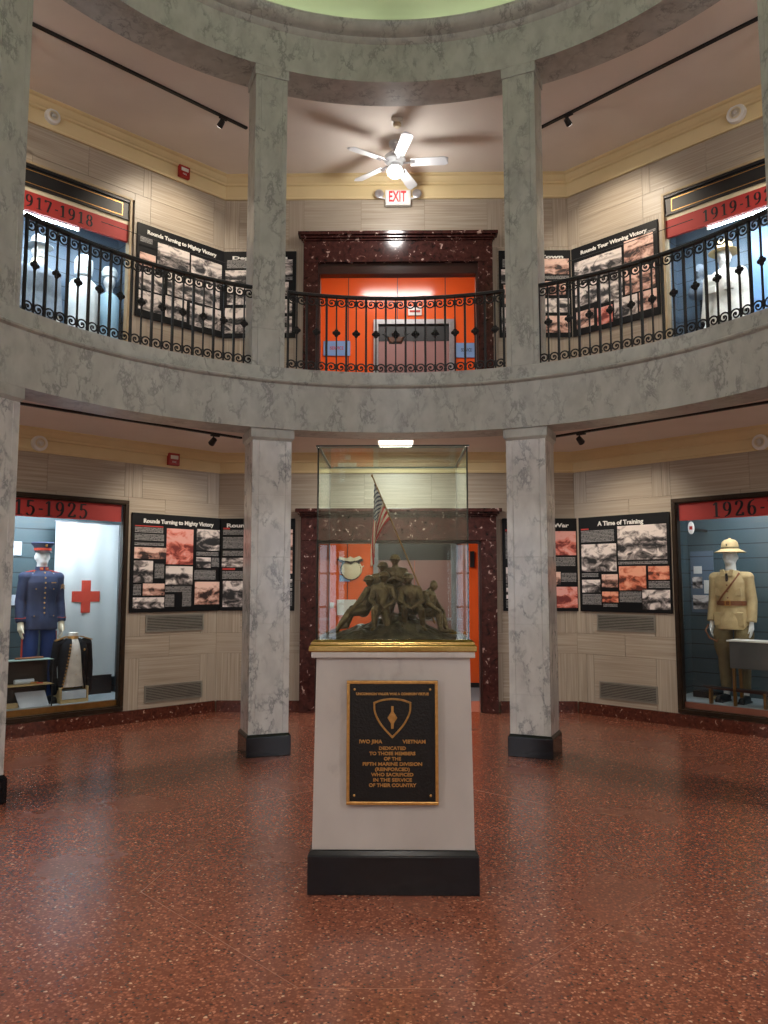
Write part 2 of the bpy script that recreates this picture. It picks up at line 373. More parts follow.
# ------------------------------------------------------------------ mesh helpers
class MB:
    def __init__(s):
        s.v = []; s.f = []; s.mi = []; s.uv = {}
        s.T = Matrix.Identity(4)
    def add(s, vs, fs, mi=0, uvs=None):
        o = len(s.v)
        s.v += [s.T @ Vector(p) for p in vs]
        for k, f in enumerate(fs):
            if uvs: s.uv[len(s.f)] = uvs[k]
            s.f.append([i + o for i in f]); s.mi.append(mi)
        return s
    def box(s, x0, x1, y0, y1, z0, z1, mi=0):
        vs = [(x, y, z) for z in (z0, z1) for y in (y0, y1) for x in (x0, x1)]
        return s.add(vs, [(0, 2, 3, 1), (4, 5, 7, 6), (0, 1, 5, 4), (2, 6, 7, 3), (0, 4, 6, 2), (1, 3, 7, 5)], mi)
    def frustum(s, a, b, z0, z1, mi=0, c=(0, 0)):   # a,b = (halfx, halfy) at bottom / top
        vs = [(c[0] + sx * h[0], c[1] + sy * h[1], z) for z, h in ((z0, a), (z1, b)) for sy in (-1, 1) for sx in (-1, 1)]
        return s.add(vs, [(0, 2, 3, 1), (4, 5, 7, 6), (0, 1, 5, 4), (2, 6, 7, 3), (0, 4, 6, 2), (1, 3, 7, 5)], mi)
    def prism(s, poly, y0, y1, mi=0):            # polygon in XZ, extruded along Y (ccw seen from -y)
        n = len(poly)
        vs = [(p[0], y0, p[1]) for p in poly] + [(p[0], y1, p[1]) for p in poly]
        fs = [list(range(n)), list(range(2 * n - 1, n - 1, -1))] + [(i, i + n, (i + 1) % n + n, (i + 1) % n) for i in range(n)]
        return s.add(vs, fs, mi)
    def loft(s, rings, mi=0, cap=True, closed=False):
        n = len(rings[0]); vs = [p for r in rings for p in r]; fs = []
        m = len(rings)
        for k in range(m if closed else m - 1):
            a = k * n; b = ((k + 1) % m) * n
            for i in range(n): fs.append((a + i, a + (i + 1) % n, b + (i + 1) % n, b + i))
        if cap and not closed:
            fs.append(list(range(n - 1, -1, -1))); fs.append([(m - 1) * n + i for i in range(n)])
        return s.add(vs, fs, mi)
    def lathe(s, prof, seg=24, c=(0, 0, 0), mi=0, axis='z'):
        rings = []
        for r, h in prof:
            rg = []
            for i in range(seg):
                a = 2 * PI * i / seg; x, y = r * math.cos(a), r * math.sin(a)
                p = (x, y, h) if axis == 'z' else (x, h, y) if axis == 'y' else (h, x, y)
                rg.append((c[0] + p[0], c[1] + p[1], c[2] + p[2]))
            rings.append(rg)
        return s.loft(rings, mi)
    def tube(s, path, r, seg=8, mi=0, up=(0, 1, 0.01), flat=None):
        pts = [Vector(p) for p in path]; rings = []
        U = Vector(up)
        for i, p in enumerate(pts):
            t = (pts[min(i + 1, len(pts) - 1)] - pts[max(i - 1, 0)]).normalized()
            a = t.cross(U)
            if a.length < 1e-4: a = t.cross(Vector((1, 0, 0)))
            a.normalize(); b = t.cross(a)
            rr = r[i] if isinstance(r, (list, tuple)) else r
            ra, rb = (rr, rr) if flat is None else (rr, rr * flat)
            rings.append([p + a * ra * math.cos(2 * PI * k / seg) + b * rb * math.sin(2 * PI * k / seg) for k in range(seg)])
        return s.loft(rings, mi)
    def ell(s, c, r, seg=16, rg=10, mi=0, rot=None):
        prof = []; rings = []
        for j in range(rg + 1):
            t = -PI / 2 + PI * j / rg; cr = max(math.cos(t), 0.02); h = math.sin(t)
            ring = [Vector((r[0] * cr * math.cos(2 * PI * i / seg), r[1] * cr * math.sin(2 * PI * i / seg), r[2] * h)) for i in range(seg)]
            if rot: ring = [rot @ p for p in ring]
            rings.append([Vector(c) + p for p in ring])
        return s.loft(rings, mi)
    def limb(s, a, b, ra, rb, seg=14, mi=0):
        a = Vector(a); b = Vector(b); d = (b - a); L = d.length; q = d.to_track_quat('Z', 'Y').to_matrix()
        rings = []
        for j in range(5):
            t = -PI / 2 + PI / 2 * j / 4
            rings.append([a + q @ Vector((ra * max(math.cos(t), .03) * math.cos(2 * PI * i / seg), ra * max(math.cos(t), .03) * math.sin(2 * PI * i / seg), ra * math.sin(t))) for i in range(seg)])
        for j in range(5):
            t = PI / 2 * j / 4
            rings.append([a + q @ Vector((rb * max(math.cos(t), .03) * math.cos(2 * PI * i / seg), rb * max(math.cos(t), .03) * math.sin(2 * PI * i / seg), L + rb * math.sin(t))) for i in range(seg)])
        return s.loft(rings, mi)
    def sweep_arc(s, prof, a0, a1, n, mi=0, closed=False):     # prof = (r, z) closed polygon; angle measured from +Y clockwise
        rings = []
        for k in range(n + (0 if closed else 1)):
            a = a0 + (a1 - a0) * k / n
            rings.append([(r * math.sin(a), r * math.cos(a), z) for r, z in prof])
        return s.loft(rings, mi, cap=not closed, closed=closed)
    def build(s, name, m, parent=None, loc=None, rotz=None, smooth=False, bevel=0.0, mods=None, auto=35):
        me = bpy.data.meshes.new(name)
        me.from_pydata([tuple(p) for p in s.v], [], s.f)
        ms = m if isinstance(m, (list, tuple)) else [m]
        for x in ms: me.materials.append(x)
        me.polygons.foreach_set('material_index', s.mi)
        if s.uv:
            l = me.uv_layers.new(name='UVMap')
            for k, p in enumerate(me.polygons):
                if k in s.uv:
                    for j, li in enumerate(p.loop_indices): l.data[li].uv = s.uv[k][j]
        me.update()
        bm = bmesh.new(); bm.from_mesh(me)
        bmesh.ops.recalc_face_normals(bm, faces=bm.faces)
        if bevel:
            eds = [e for e in bm.edges if len(e.link_faces) == 2 and e.calc_face_angle(0) > 0.6]
            bmesh.ops.bevel(bm, geom=eds, offset=bevel, segments=2, affect='EDGES', profile=0.5)
        if smooth:
            for f in bm.faces: f.smooth = True
            for e in bm.edges:
                if len(e.link_faces) == 2 and e.calc_face_angle(0) > R(auto): e.smooth = False
        bm.to_mesh(me); bm.free()
        o = bpy.data.objects.new(name, me)
        COL.objects.link(o)
        if parent: o.parent = parent
        if loc is not None: o.location = loc
        if rotz is not None: o.rotation_euler = (0, 0, rotz)
        return o
def blend(mb, name, m, voxel, parent=None, smooth_it=2, **kw):     # merge overlapping closed volumes into one continuous skin
    o = mb.build(name, m, parent, **kw)
    r = o.modifiers.new('remesh', 'REMESH'); r.mode = 'VOXEL'; r.voxel_size = voxel; r.use_smooth_shade = True
    sm = o.modifiers.new('smooth', 'SMOOTH'); sm.iterations = smooth_it; sm.factor = 0.5
    dg = bpy.context.evaluated_depsgraph_get(); ev = o.evaluated_get(dg)
    me = bpy.data.meshes.new_from_object(ev)
    o.modifiers.clear(); old = o.data; o.data = me; bpy.data.meshes.remove(old)
    me.name = name
    return o
def tag(o, label=None, cat=None, group=None, kind=None):
    if label: o['label'] = label
    if cat: o['category'] = cat
    if group: o['group'] = group
    if kind: o['kind'] = kind
    return o
def empty(name, loc=(0, 0, 0), rotz=0.0, label=None, cat=None, group=None, parent=None):
    o = bpy.data.objects.new(name, None); COL.objects.link(o)
    o.empty_display_size = 0.1
    o.location = loc; o.rotation_euler = (0, 0, rotz)
    if parent: o.parent = parent
    return tag(o, label, cat, group)
def struct(o): o['kind'] = 'structure'; return o
def copy_tree(o, parent=None):
    c = o.copy(); COL.objects.link(c); c.parent = parent
    for ch in list(o.children): copy_tree(ch, c)
    return c
A = 5.42                                     # distance of every wall from the middle of the rotunda
HS = A * math.tan(R(22.5))                   # half a wall
def wl(phi, s, d, z):                        # wall coordinates -> world
    p = R(phi)
    return Vector((math.sin(p) * (A + d) + math.cos(p) * s, math.cos(p) * (A + d) - math.sin(p) * s, z))
def wall_at(o, phi, s, d, z):
    o.location = wl(phi, s, d, z); o.rotation_euler = (0, 0, -R(phi)); return o
def text_obj(txt, size, m, name, parent, loc, ext=0.002, off=0.0, align='CENTER', space=1.0, width=None):
    cu = bpy.data.curves.new(name, 'FONT'); cu.body = txt; cu.size = size; cu.extrude = ext; cu.offset = off
    cu.align_x = align; cu.align_y = 'CENTER'; cu.space_character = space; cu.resolution_u = 3; cu.space_line = 1.0
    t = bpy.data.objects.new(name, cu); COL.objects.link(t)
    dg = bpy.context.evaluated_depsgraph_get()
    me = bpy.data.meshes.new_from_object(t.evaluated_get(dg)); bpy.data.objects.remove(t); bpy.data.curves.remove(cu)
    me.transform(Matrix.Rotation(PI / 2, 4, 'X'))
    if width:
        xs = [v.co.x for v in me.vertices]; w0 = max(xs) - min(xs)
        me.transform(Matrix.Diagonal((width / w0, 1, 1, 1)))
    me.materials.clear(); me.materials.append(m)
    o = bpy.data.objects.new(name, me); COL.objects.link(o); o.parent = parent; o.location = loc
    return o
def catmull(pts, n=8):
    P = [Vector(p) for p in pts]; out = []
    for i in range(len(P) - 1):
        a, b, c, d = P[max(i - 1, 0)], P[i], P[i + 1], P[min(i + 2, len(P) - 1)]
        for k in range(n):
            t = k / n
            out.append(0.5 * ((2 * b) + (c - a) * t + (2 * a - 5 * b + 4 * c - d) * t * t + (3 * b - a - 3 * c + d) * t ** 3))
    out.append(P[-1]); return out
def oval(cx, cz, rx, rz, n=22):
    return [Vector((cx + rx * math.cos(2 * PI * i / n), cz + rz * math.sin(2 * PI * i / n))) for i in range(n + 1)]
GLY = {
    '1': [[(.10, .82), (.30, .97)], [(.32, .98), (.32, .03)], [(.10, .02), (.54, .02)]],
    '7': [[(.06, .93), (.56, .93)], [(.06, .97), (.06, .80)], [(.54, .92), (.24, 0)]],
    '2': ['c', [(.09, .74), (.14, .92), (.32, .99), (.50, .86), (.46, .60), (.26, .32), (.08, .05)], [(.06, .05), (.56, .05)], [(.55, .03), (.56, .2)]],
    '5': [[(.16, .94), (.52, .94)], [(.17, .96), (.14, .54)], 'c', [(.14, .54), (.30, .62), (.50, .50), (.54, .28), (.40, .04), (.20, .0), (.06, .12)]],
    '9': ['o', (.31, .68, .22, .29), 'c', [(.53, .70), (.53, .42), (.40, .14), (.14, .0)]],
    '6': ['o', (.31, .31, .22, .29), 'c', [(.09, .30), (.09, .58), (.22, .86), (.48, 1.0)]],
    '8': ['o', (.31, .74, .19, .23), 'o', (.31, .26, .23, .26)],
    '-': [[(.04, .42), (.30, .42)]],
    '0': ['o', (.31, .5, .23, .48)],
    '4': [[(.40, .0), (.40, .98)], [(.40, .98), (.04, .30)], [(.04, .30), (.58, .30)], [(.28, .02), (.54, .02)]],
}
def numerals(txt, h, name, parent, x0, z0, y, m, step=0.70, thick=.088):
    x = x0
    for ch in txt:
        mb = MB()
        items = GLY[ch]; mode = None
        for it in items:
            if isinstance(it, str): mode = it; continue
            if mode == 'o': P = oval(*it)
            elif mode == 'c': P = catmull(it)
            else:
                a, b = Vector(it[0]), Vector(it[1]); P = [a, b]
            mode = None
            for i in range(len(P) - 1):
                a, b = P[i], P[i + 1]; d = b - a
                if d.length < 1e-5: continue
                d.normalize()
                hw = 0.022 + (thick - 0.022) * abs(d.y) ** 1.4
                if abs(d.x) > 0.98 and len(P) == 2 and ch in '257-': hw = 0.05
                n = Vector((-d.y, d.x)) * hw; e = d * 0.012
                q = [a - e - n, b + e - n, b + e + n, a - e + n]
                mb.prism([(x + p.x * h * 0.92, z0 + p.y * h) for p in q], y - 0.002, y)
        x += h * (step if ch not in '-' else 0.40) * (0.9 if ch == '1' else 1.0)
        mb.build('numeral', m, parent)

# ------------------------------------------------------------------ SETTING
# floor
mb = MB()
oct_ = [(math.sin(R(22.5 + 45 * k)) * (A + .05) / math.cos(R(22.5)), math.cos(R(22.5 + 45 * k)) * (A + .05) / math.cos(R(22.5))) for k in range(8)]
mb.add([(x, y, 0) for x, y in oct_] + [(x, y, -0.1) for x, y in oct_], [list(range(8)), list(range(15, 7, -1))] + [(i, (i + 1) % 8, (i + 1) % 8 + 8, i + 8) for i in range(8)])
struct(mb.build('floor', M['terrazzo']))
# thin joint strips in the terrazzo
mb = MB()
def strip(mb, a, b, wd=0.005):
    a = Vector(a); b = Vector(b); d = (b - a).normalized(); n = Vector((-d.y, d.x)) * wd / 2
    q = [a - n, b - n, b + n, a + n]
    mb.add([(p.x, p.y, -0.001) for p in q] + [(p.x, p.y, 0.0008) for p in q], [(4, 5, 6, 7), (0, 1, 5, 4), (1, 2, 6, 5), (2, 3, 7, 6), (3, 0, 4, 7)])
for sx in (-1, 1):
    strip(mb, (sx * 1.30, -0.24), (sx * 1.11, 1.337)); strip(mb, (sx * 1.30, -0.24), (sx * .382, -1.172))
    strip(mb, (sx * 1.11, 1.337), (sx * .45, 1.9)); 
strip(mb, (-.382, -1.172), (.382, -1.172))
struct(mb.build('trim_1', mat('floor_joint', (150, 96, 72), (140, 88, 66), 0.35)))

# slab between the floors with the round opening, and the two gallery ceilings
def annulus(r_in, z0, z1, name, m, n=96):
    mb = MB(); rings = []
    for k in range(n):
        a = 2 * PI * k / n
        dev = (a + R(22.5)) % R(45) - R(22.5)
        ro = (A + 0.06) / math.cos(dev)
        rings.append([(r * math.sin(a), r * math.cos(a), z) for r, z in ((r_in, z0), (r_in, z1), (ro, z1), (ro, z0))])
    mb.loft(rings, closed=True)
    return struct(mb.build(name, m))
annulus(3.42, 3.22, 3.38, 'ceiling', M['ceiling'])
annulus(3.40, 3.385, 3.50, 'floor', M['terrazzo'])
annulus(3.46, 6.90, 7.15, 'ceiling', M['ceiling'])

# balcony ring (two circular beams of grey marble)
mb = MB()
mb.sweep_arc([(3.10, 3.035), (3.10, 3.47), (3.07, 3.483), (3.065, 3.497), (3.075, 3.506), (3.115, 3.512), (3.115, 3.63), (3.115, 3.635), (3.44, 3.635), (3.44, 3.035)], 0, 2 * PI, 160, closed=True)
struct(mb.build('trim_2', M['marble'], smooth=True, auto=25))
mb = MB()
mb.sweep_arc([(3.10, 6.65), (3.10, 7.05), (3.075, 7.07), (3.06, 7.10), (3.02, 7.115), (2.995, 7.13), (2.97, 7.16), (2.955, 7.19), (2.955, 7.215), (3.50, 7.215), (3.50, 6.65)], 0, 2 * PI, 160, closed=True)
struct(mb.build('trim_3', M['marble'], smooth=True, auto=25))
# dome
mb = MB()
rings = []
for j in range(13):
    t = PI / 2 * j / 12
    r = max(3.42 * math.cos(t), 0.02); z = 7.22 + 1.5 * math.sin(t)
    rings.append([(r * math.sin(2 * PI * k / 64), r * math.cos(2 * PI * k / 64), z) for k in range(64)])
mb.loft(rings, cap=False)
struct(mb.build('ceiling', M['dome'], smooth=True))
# cove lamp tubes on the ledge inside the dome
for k in range(8):
    a0 = R(45 * k + 3); a1 = R(45 * k + 42)
    mb = MB(); mb.tube([(3.3 * math.sin(a0 + (a1 - a0) * i / 10), 3.3 * math.cos(a0 + (a1 - a0) * i / 10), 7.255) for i in range(11)], 0.02, 8, up=(0, 0, 1))
    if k == 0: cov = emit_mat('cove_tube', (255, 250, 240), L_DOME / 8.0)
    tag(mb.build('cove_light', cov), 'tubular lamp behind the ledge of the dome', 'light', 'cove lights around the dome')

# ---- walls
rnd = random.Random(3)
def rsub(r, h):
    x0, x1, z0, z1 = r; a0, a1, b0, b1 = h
    if a1 <= x0 or a0 >= x1 or b1 <= z0 or b0 >= z1: return [r]
    out = []
    if a0 > x0: out.append((x0, a0, z0, z1))
    if a1 < x1: out.append((a1, x1, z0, z1))
    m0, m1 = max(x0, a0), min(x1, a1)
    if b0 > z0: out.append((m0, m1, z0, b0))
    if b1 < z1: out.append((m0, m1, b1, z1))
    return out
def make_wall(phi, name, tiles, holes, z0, z1, thick=0.10):
    mb = MB()
    rs = [(-HS - 0.02, HS + 0.02, z0, z1)]
    for h in holes: rs = [q for r in rs for q in rsub(r, h)]
    for x0, x1, a, b in rs: mb.box(x0, x1, 0.006, thick, a, b, 0)
    for x0, x1, a, b, g in tiles:
        ps = [(x0, x1, a, b)]
        for h in holes: ps = [q for r in ps for q in rsub(r, h)]
        ou, ov = rnd.uniform(0, 40), rnd.uniform(0, 40)
        for (p0, p1, q0, q1) in ps:
            e = 0.0018
            p0 += e; p1 -= e; q0 += e; q1 -= e
            if p1 - p0 < 0.01 or q1 - q0 < 0.01: continue
            vs = [(p0, 0, q0), (p1, 0, q0), (p1, 0, q1), (p0, 0, q1), (p0, .008, q0), (p1, .008, q0), (p1, .008, q1), (p0, .008, q1)]
            def uvf(i):
                x, _, z = vs[i]
                return (x + ou, z + ov) if g == 'h' else (z + ou, x + ov)
            fs = [(0, 1, 2, 3), (0, 4, 5, 1), (1, 5, 6, 2), (2, 6, 7, 3), (3, 7, 4, 0)]
            mb.add(vs, fs, 1, [[uvf(i) for i in f] for f in fs])
    o = mb.build(name, [M['joint'], M['stone']])
    wall_at(o, phi, 0, 0, 0)
    return struct(o)
def side_tiles(sg):                 # sg = +1: s grows towards the back wall; the pattern is mirrored for -1
    T = []
    def t(a, b, z0, z1, g):
        T.append((min(a * sg, b * sg), max(a * sg, b * sg), z0, z1, g))
    E = HS
    # lower storey
    for z0, z1 in ((0.13, 0.72), (0.97, 1.62), (1.62, 2.38)):
        t(0.9, 1.22, z0, z1, 'v'); t(1.22, 2.02, z0, z1, 'h'); t(2.02, 2.12, z0, z1, 'v'); t(2.12, E, z0, z1, 'v')
        t(-0.9, -1.22, z0, z1, 'v'); t(-1.22, -E, z0, z1, 'h'); t(-0.9, 0.9, z0, z1, 'h')
    t(0.9, 1.6, 0.72, 0.97, 'h'); t(1.6, E, 0.72, 0.97, 'h'); t(-E, -.9, .72, .97, 'h'); t(-.9, .9, .72, .97, 'h')
    t(0.2, 1.5, 2.38, 2.58, 'h'); t(1.5, E, 2.38, 2.58, 'h'); t(-E, 0.2, 2.38, 2.58, 'h')
    t(-E, -0.95, 2.58, 2.98, 'h'); t(-.95, 0.1, 2.58, 2.98, 'h'); t(0.1, 0.98, 2.58, 2.98, 'h'); t(.98, 1.08, 2.58, 2.98, 'v'); t(1.08, 1.2, 2.58, 2.98, 'v'); t(1.2, 2.07, 2.58, 2.98, 'h'); t(2.07, E, 2.58, 2.98, 'v')
    # upper storey
    for z0, z1 in ((3.5, 4.3), (4.3, 5.1), (5.1, 5.95)):
        t(-E, -.9, z0, z1, 'h'); t(-.9, .9, z0, z1, 'h'); t(0.9, 1.2, z0, z1, 'v'); t(1.2, 2.05, z0, z1, 'h'); t(2.05, E, z0, z1, 'v')
    t(-E, -.2, 5.95, 6.3, 'h'); t(-.2, 1.2, 5.95, 6.25, 'h'); t(1.2, 2.08, 5.95, 6.25, 'h'); t(2.08, E, 5.95, 6.42, 'v')
    t(-E, -.6, 6.3, 6.64, 'h'); t(-.6, .42, 6.25, 6.64, 'h'); t(.42, 1.1, 6.25, 6.64, 'h'); t(1.1, 1.2, 6.25, 6.64, 'v'); t(1.2, 2.08, 6.25, 6.64, 'h'); t(2.08, E, 6.42, 6.64, 'h')
    return T
CASE_S = {-45: 0.035, 45: 0.03}          # middle of each display window along its wall
for phi, nm, sg in ((-45, 'wall_left', 1), (45, 'wall_right', -1)):
    c = CASE_S[phi]
    make_wall(phi, nm, side_tiles(sg), [(c - .995, c + .995, 0.15, 2.535), (c - .96, c + .96, 3.72, 6.16)], 0, 6.95)
bt = []
for s_ in (-1, 1):
    def t(a, b, z0, z1, g, s_=s_): bt.append((min(a * s_, b * s_), max(a * s_, b * s_), z0, z1, g))
    for z0, z1 in ((0.13, 0.72), (0.97, 1.62), (1.62, 2.38), (3.5, 4.3), (4.3, 5.1), (5.1, 5.95)):
        t(1.2, 1.32, z0, z1, 'v'); t(1.32, 1.95, z0, z1, 'h'); t(1.95, 2.1, z0, z1, 'v'); t(2.1, HS, z0, z1, 'v')
    t(1.2, HS, .72, .97, 'h'); t(0, HS, 2.38, 2.58, 'h'); t(1.4, HS, 2.58, 2.98, 'h')
    t(1.2, 1.4, 5.95, 6.64, 'v'); t(1.4, 2.05, 5.95, 6.3, 'h'); t(1.4, 2.05, 6.3, 6.64, 'h'); t(2.05, HS, 5.95, 6.64, 'v')
bt += [(-1.4, -.4, 2.58, 2.98, 'h'), (-.4, .45, 2.58, 2.98, 'h'), (.45, 1.4, 2.58, 2.98, 'h'), (-1.2, -.45, 6.1, 6.64, 'h'), (-.45, .38, 6.1, 6.64, 'h'), (.38, 1.2, 6.1, 6.64, 'h')]
DX = 0.03
make_wall(0, 'wall_back', bt, [(-1.06 + DX, 1.06 + DX, 0, 2.15), (-1.06 + DX, 1.06 + DX, 3.5, 5.78)], 0, 6.95)
# the walls beside and behind the camera: plain stone, windows; upper panes added to light columns and ring
def plain_tiles(z0s):
    T = []
    for z0, z1 in z0s:
        for k in range(4):
            T.append((-HS + k * HS / 2, -HS + (k + 1) * HS / 2, z0, z1, 'h'))
    return T
rows = ((.13, .97), (.97, 1.7), (1.7, 2.4), (2.4, 2.98), (3.5, 4.3), (4.3, 5.1), (5.1, 5.9), (5.9, 6.64))
for phi, nm in ((90, 'wall_right'), (-90, 'wall_left'), (135, 'wall_front'), (-135, 'wall_front'), (180, 'wall_front')):
    hs = []
    if abs(phi) in (135,): hs = [(-.55, .55, .9, 2.7), (-.55, .55, 4.2, 6.3)]
    if phi == 180: hs = [(-.98, -.66, .5, 2.1), (-.6, .6, 4.0, 6.3), (.66, .98, .5, 2.1)]
    make_wall(phi, nm, plain_tiles(rows), hs, 0, 6.95)
    for i, (x0, x1, z0, z1) in enumerate(hs):
        wn = empty('window_%d' % (i + 1)); wall_at(wn, phi, 0, .05, 0); struct(wn)
        mb = MB(); fr = .06
        mb.box(x0, x0 + fr, -.02, .05, z0, z1).box(x1 - fr, x1, -.02, .05, z0, z1).box(x0, x1, -.02, .05, z0, z0 + fr).box(x0, x1, -.02, .05, z1 - fr, z1)
        xm = (x0 + x1) / 2; mb.box(xm - .015, xm + .015, -.01, .04, z0, z1)
        for q in range(1, 4): mb.box(x0, x1, -.01, .04, z0 + (z1 - z0) * q / 4 - .012, z0 + (z1 - z0) * q / 4 + .012)
        mb.build('frame', M['darkwood'], wn)
        MB().box(x0 + fr, x1 - fr, .035, .04, z0 + fr, z1 - fr).build('pane', M['win_light'] if z0 < 3 else M['win_fill'], wn)

# cornices and baseboards
def octo_sweep(prof, name, m, gaps=None):
    mb = MB(); rings = []
    for k in range(8):
        a = R(22.5 + 45 * k)
        rings.append([((A - d) / math.cos(R(22.5)) * math.sin(a), (A - d) / math.cos(R(22.5)) * math.cos(a), z) for d, z in prof])
    mb.loft(rings, closed=True)
    return struct(mb.build(name, m))
def cornice(zc, zb, name):
    h = zc - zb
    return octo_sweep([(-.02, zb), (.028, zb), (.030, zb + .02), (.022, zb + .03), (.022, zc - .115), (.045, zc - .105), (.05, zc - .085), (.065, zc - .075),
                       (.085, zc - .05), (.10, zc - .025), (.125, zc - .018), (.14, zc - .005), (.14, zc + .03), (-.02, zc + .03)], name, M['cornice'])
cornice(3.22, 2.975, 'trim_4')
cornice(6.90, 6.605, 'trim_5')
def baseboard(phi, name, s0, s1, z0, zt):
    mb = MB(); mb.box(s0, s1, -.03, .02, z0, zt - .01).box(s0, s1, -.024, .02, zt - .01, zt)
    o = mb.build(name, M['base_marble']); wall_at(o, phi, 0, 0, 0); return struct(o)
for z0, zt in ((0, .14), (3.5, 3.64)):
    baseboard(-45, 'baseboard_left', -HS + .02, HS - .02, z0, zt)
    baseboard(45, 'baseboard_right', -HS + .02, HS - .02, z0, zt)
    baseboard(0, 'baseboard_back', -HS + .02, -1.17 + DX - .02, z0, zt)
    baseboard(0, 'baseboard_back', 1.235 + DX + .02, HS - .02, z0, zt)

# ---- two dark red marble door surrounds on the back wall
def surround(z0, zi, zt, n):
    d = empty('door_%d' % n); wall_at(d, 0, DX, 0, z0); struct(d)
    zi -= z0; zt -= z0
    mb = MB()
    for s_ in (-1, 1):
        x0, x1 = sorted((s_ * 1.035, s_ * 1.225))
        mb.box(x0, x1, -.07, .10, 0, zi)
        mb.box(x0 - .0, x1 + .0, -.085, -.07, 0, .16)
    mb.build('jamb', M['red_marble'], d, bevel=.004)
    mb = MB()
    mb.box(-1.225, 1.225, -.07, .10, zi + .002, zt - .10)
    mb.box(-1.24, 1.24, -.09, .0, zt - .10, zt - .075).box(-1.26, 1.26, -.12, .0, zt - .075, zt - .045).box(-1.29, 1.29, -.15, .0, zt - .045, zt)
    mb.build('lintel', M['red_marble'], d, bevel=.005)
    mb = MB()
    hh = .03 if n == 1 else .14
    mb.box(-1.035, 1.035, -.02, .12, zi - hh, zi).box(-1.035, -1.01, -.02, .12, 0, zi - hh).box(1.01, 1.035, -.02, .12, 0, zi - hh)
    mb.build('inner_frame', M['darkwood'], d)
    return d
surround(0.0, 2.115, 2.515, 1)
surround(3.5, 5.73, 6.115, 2)

# ---- vestibule with orange panels behind each door
def vestibule(z0, ztop, n):
    mb = MB()
    yb = 7.80
    mb.box(-2.2, 2.4, yb, yb + .1, z0, ztop); mb.box(-2.3, -2.2, A + .1, yb + .1, z0, ztop); mb.box(2.4, 2.5, A + .1, yb + .1, z0, ztop)
    for x in (-.76, .03, .80): mb.box(x - .006, x + .006, yb - .004, yb, z0, ztop, 1)
    struct(mb.build('wall_vestibule', [M['orange'], M['black']]))
    mb = MB(); mb.box(-2.2, 2.4, yb - .012, yb, z0, z0 + .07); struct(mb.build('baseboard_vestibule', M['black']))
    mb = MB(); mb.box(-2.3, 2.5, A + .10, yb + .1, ztop, ztop + .06); struct(mb.build('ceiling', M['ceiling']))
    mb = MB(); mb.box(-2.3, 2.5, A + .04, 6.38, z0 - .06, z0); struct(mb.build('floor', M['terrazzo_pink']))
    mb = MB(); mb.box(-2.3, 2.5, 6.38, yb + .1, z0 - .06, z0); struct(mb.build('floor', M['carpet']))
vestibule(0.0, 2.62, 1)
vestibule(3.5, 6.85, 2)
def lift(z0, label):
    e = empty('elevator_door', (.29, 7.78, z0), 0, label, 'elevator')
    mb = MB(); mb.box(-.645, -.565, -.06, .02, .0, 2.30).box(.565, .645, -.06, .02, 0, 2.30).box(-.565, .565, -.06, .02, 2.22, 2.30)
    mb.build('frame', M['steel'], e, bevel=.004)
    MB().box(-.565, .565, -.02, .02, 1.95, 2.22).build('header', M['black'], e)
    for s_ in (-1, 1):
        x0, x1 = sorted((s_ * .003, s_ * .565))
        MB().box(x0, x1, -.015, .02, 0.0, 1.95).build('door_panel', M['lift_door'], e)
    MB().box(-.56, .56, -.035, -.016, 1.02, 1.06).build('rail', M['steel'], e, bevel=.005)
    return e
lift(0.0, 'steel framed elevator door behind the ground floor doorway')
lift(3.5, 'steel framed elevator door seen through the upper balcony railing')
def vlight(x, y, z, wx, wy, label, en, m=None):
    t = empty('ceiling_light', (x, y, z), 0, label, 'light')
    MB().box(-wx - .02, wx + .02, -wy - .02, wy + .02, -.03, 0).build('frame', M['white'], t)
    MB().box(-wx, wx, -wy, wy, -.036, -.030).build('diffuser', m or M['fluor'], t)
    o = lamp('lamp', 'AREA', (0, 0, -.045), en, (1, .99, .96), size=wx * 2, size_y=wy * 2, parent=t)
    return t
vlight(.03, 6.3, 6.85, .62, .16, 'long ceiling light inside the upper orange vestibule', 55)
vlight(.0, 6.6, 2.62, .6, .16, 'long ceiling light inside the lower orange vestibule', 26)
vlight(0.0, 4.53, 3.22, .19, .19, 'square flush ceiling light above the ground floor doorway', 40)
for ax, ay, lb in ((-4.53, 0, 'at the left side of the hall'), (4.53, 0, 'at the right side of the hall'), (0, -4.53, 'above the entrance'), (-3.2, -3.2, 'left of the entrance'), (3.2, -3.2, 'right of the entrance')):  # unseen ceiling lamps, added to brighten the lower hall
    vlight(ax, ay, 3.22, .19, .19, 'added unseen fill light on the ground floor ceiling ' + lb, 58)

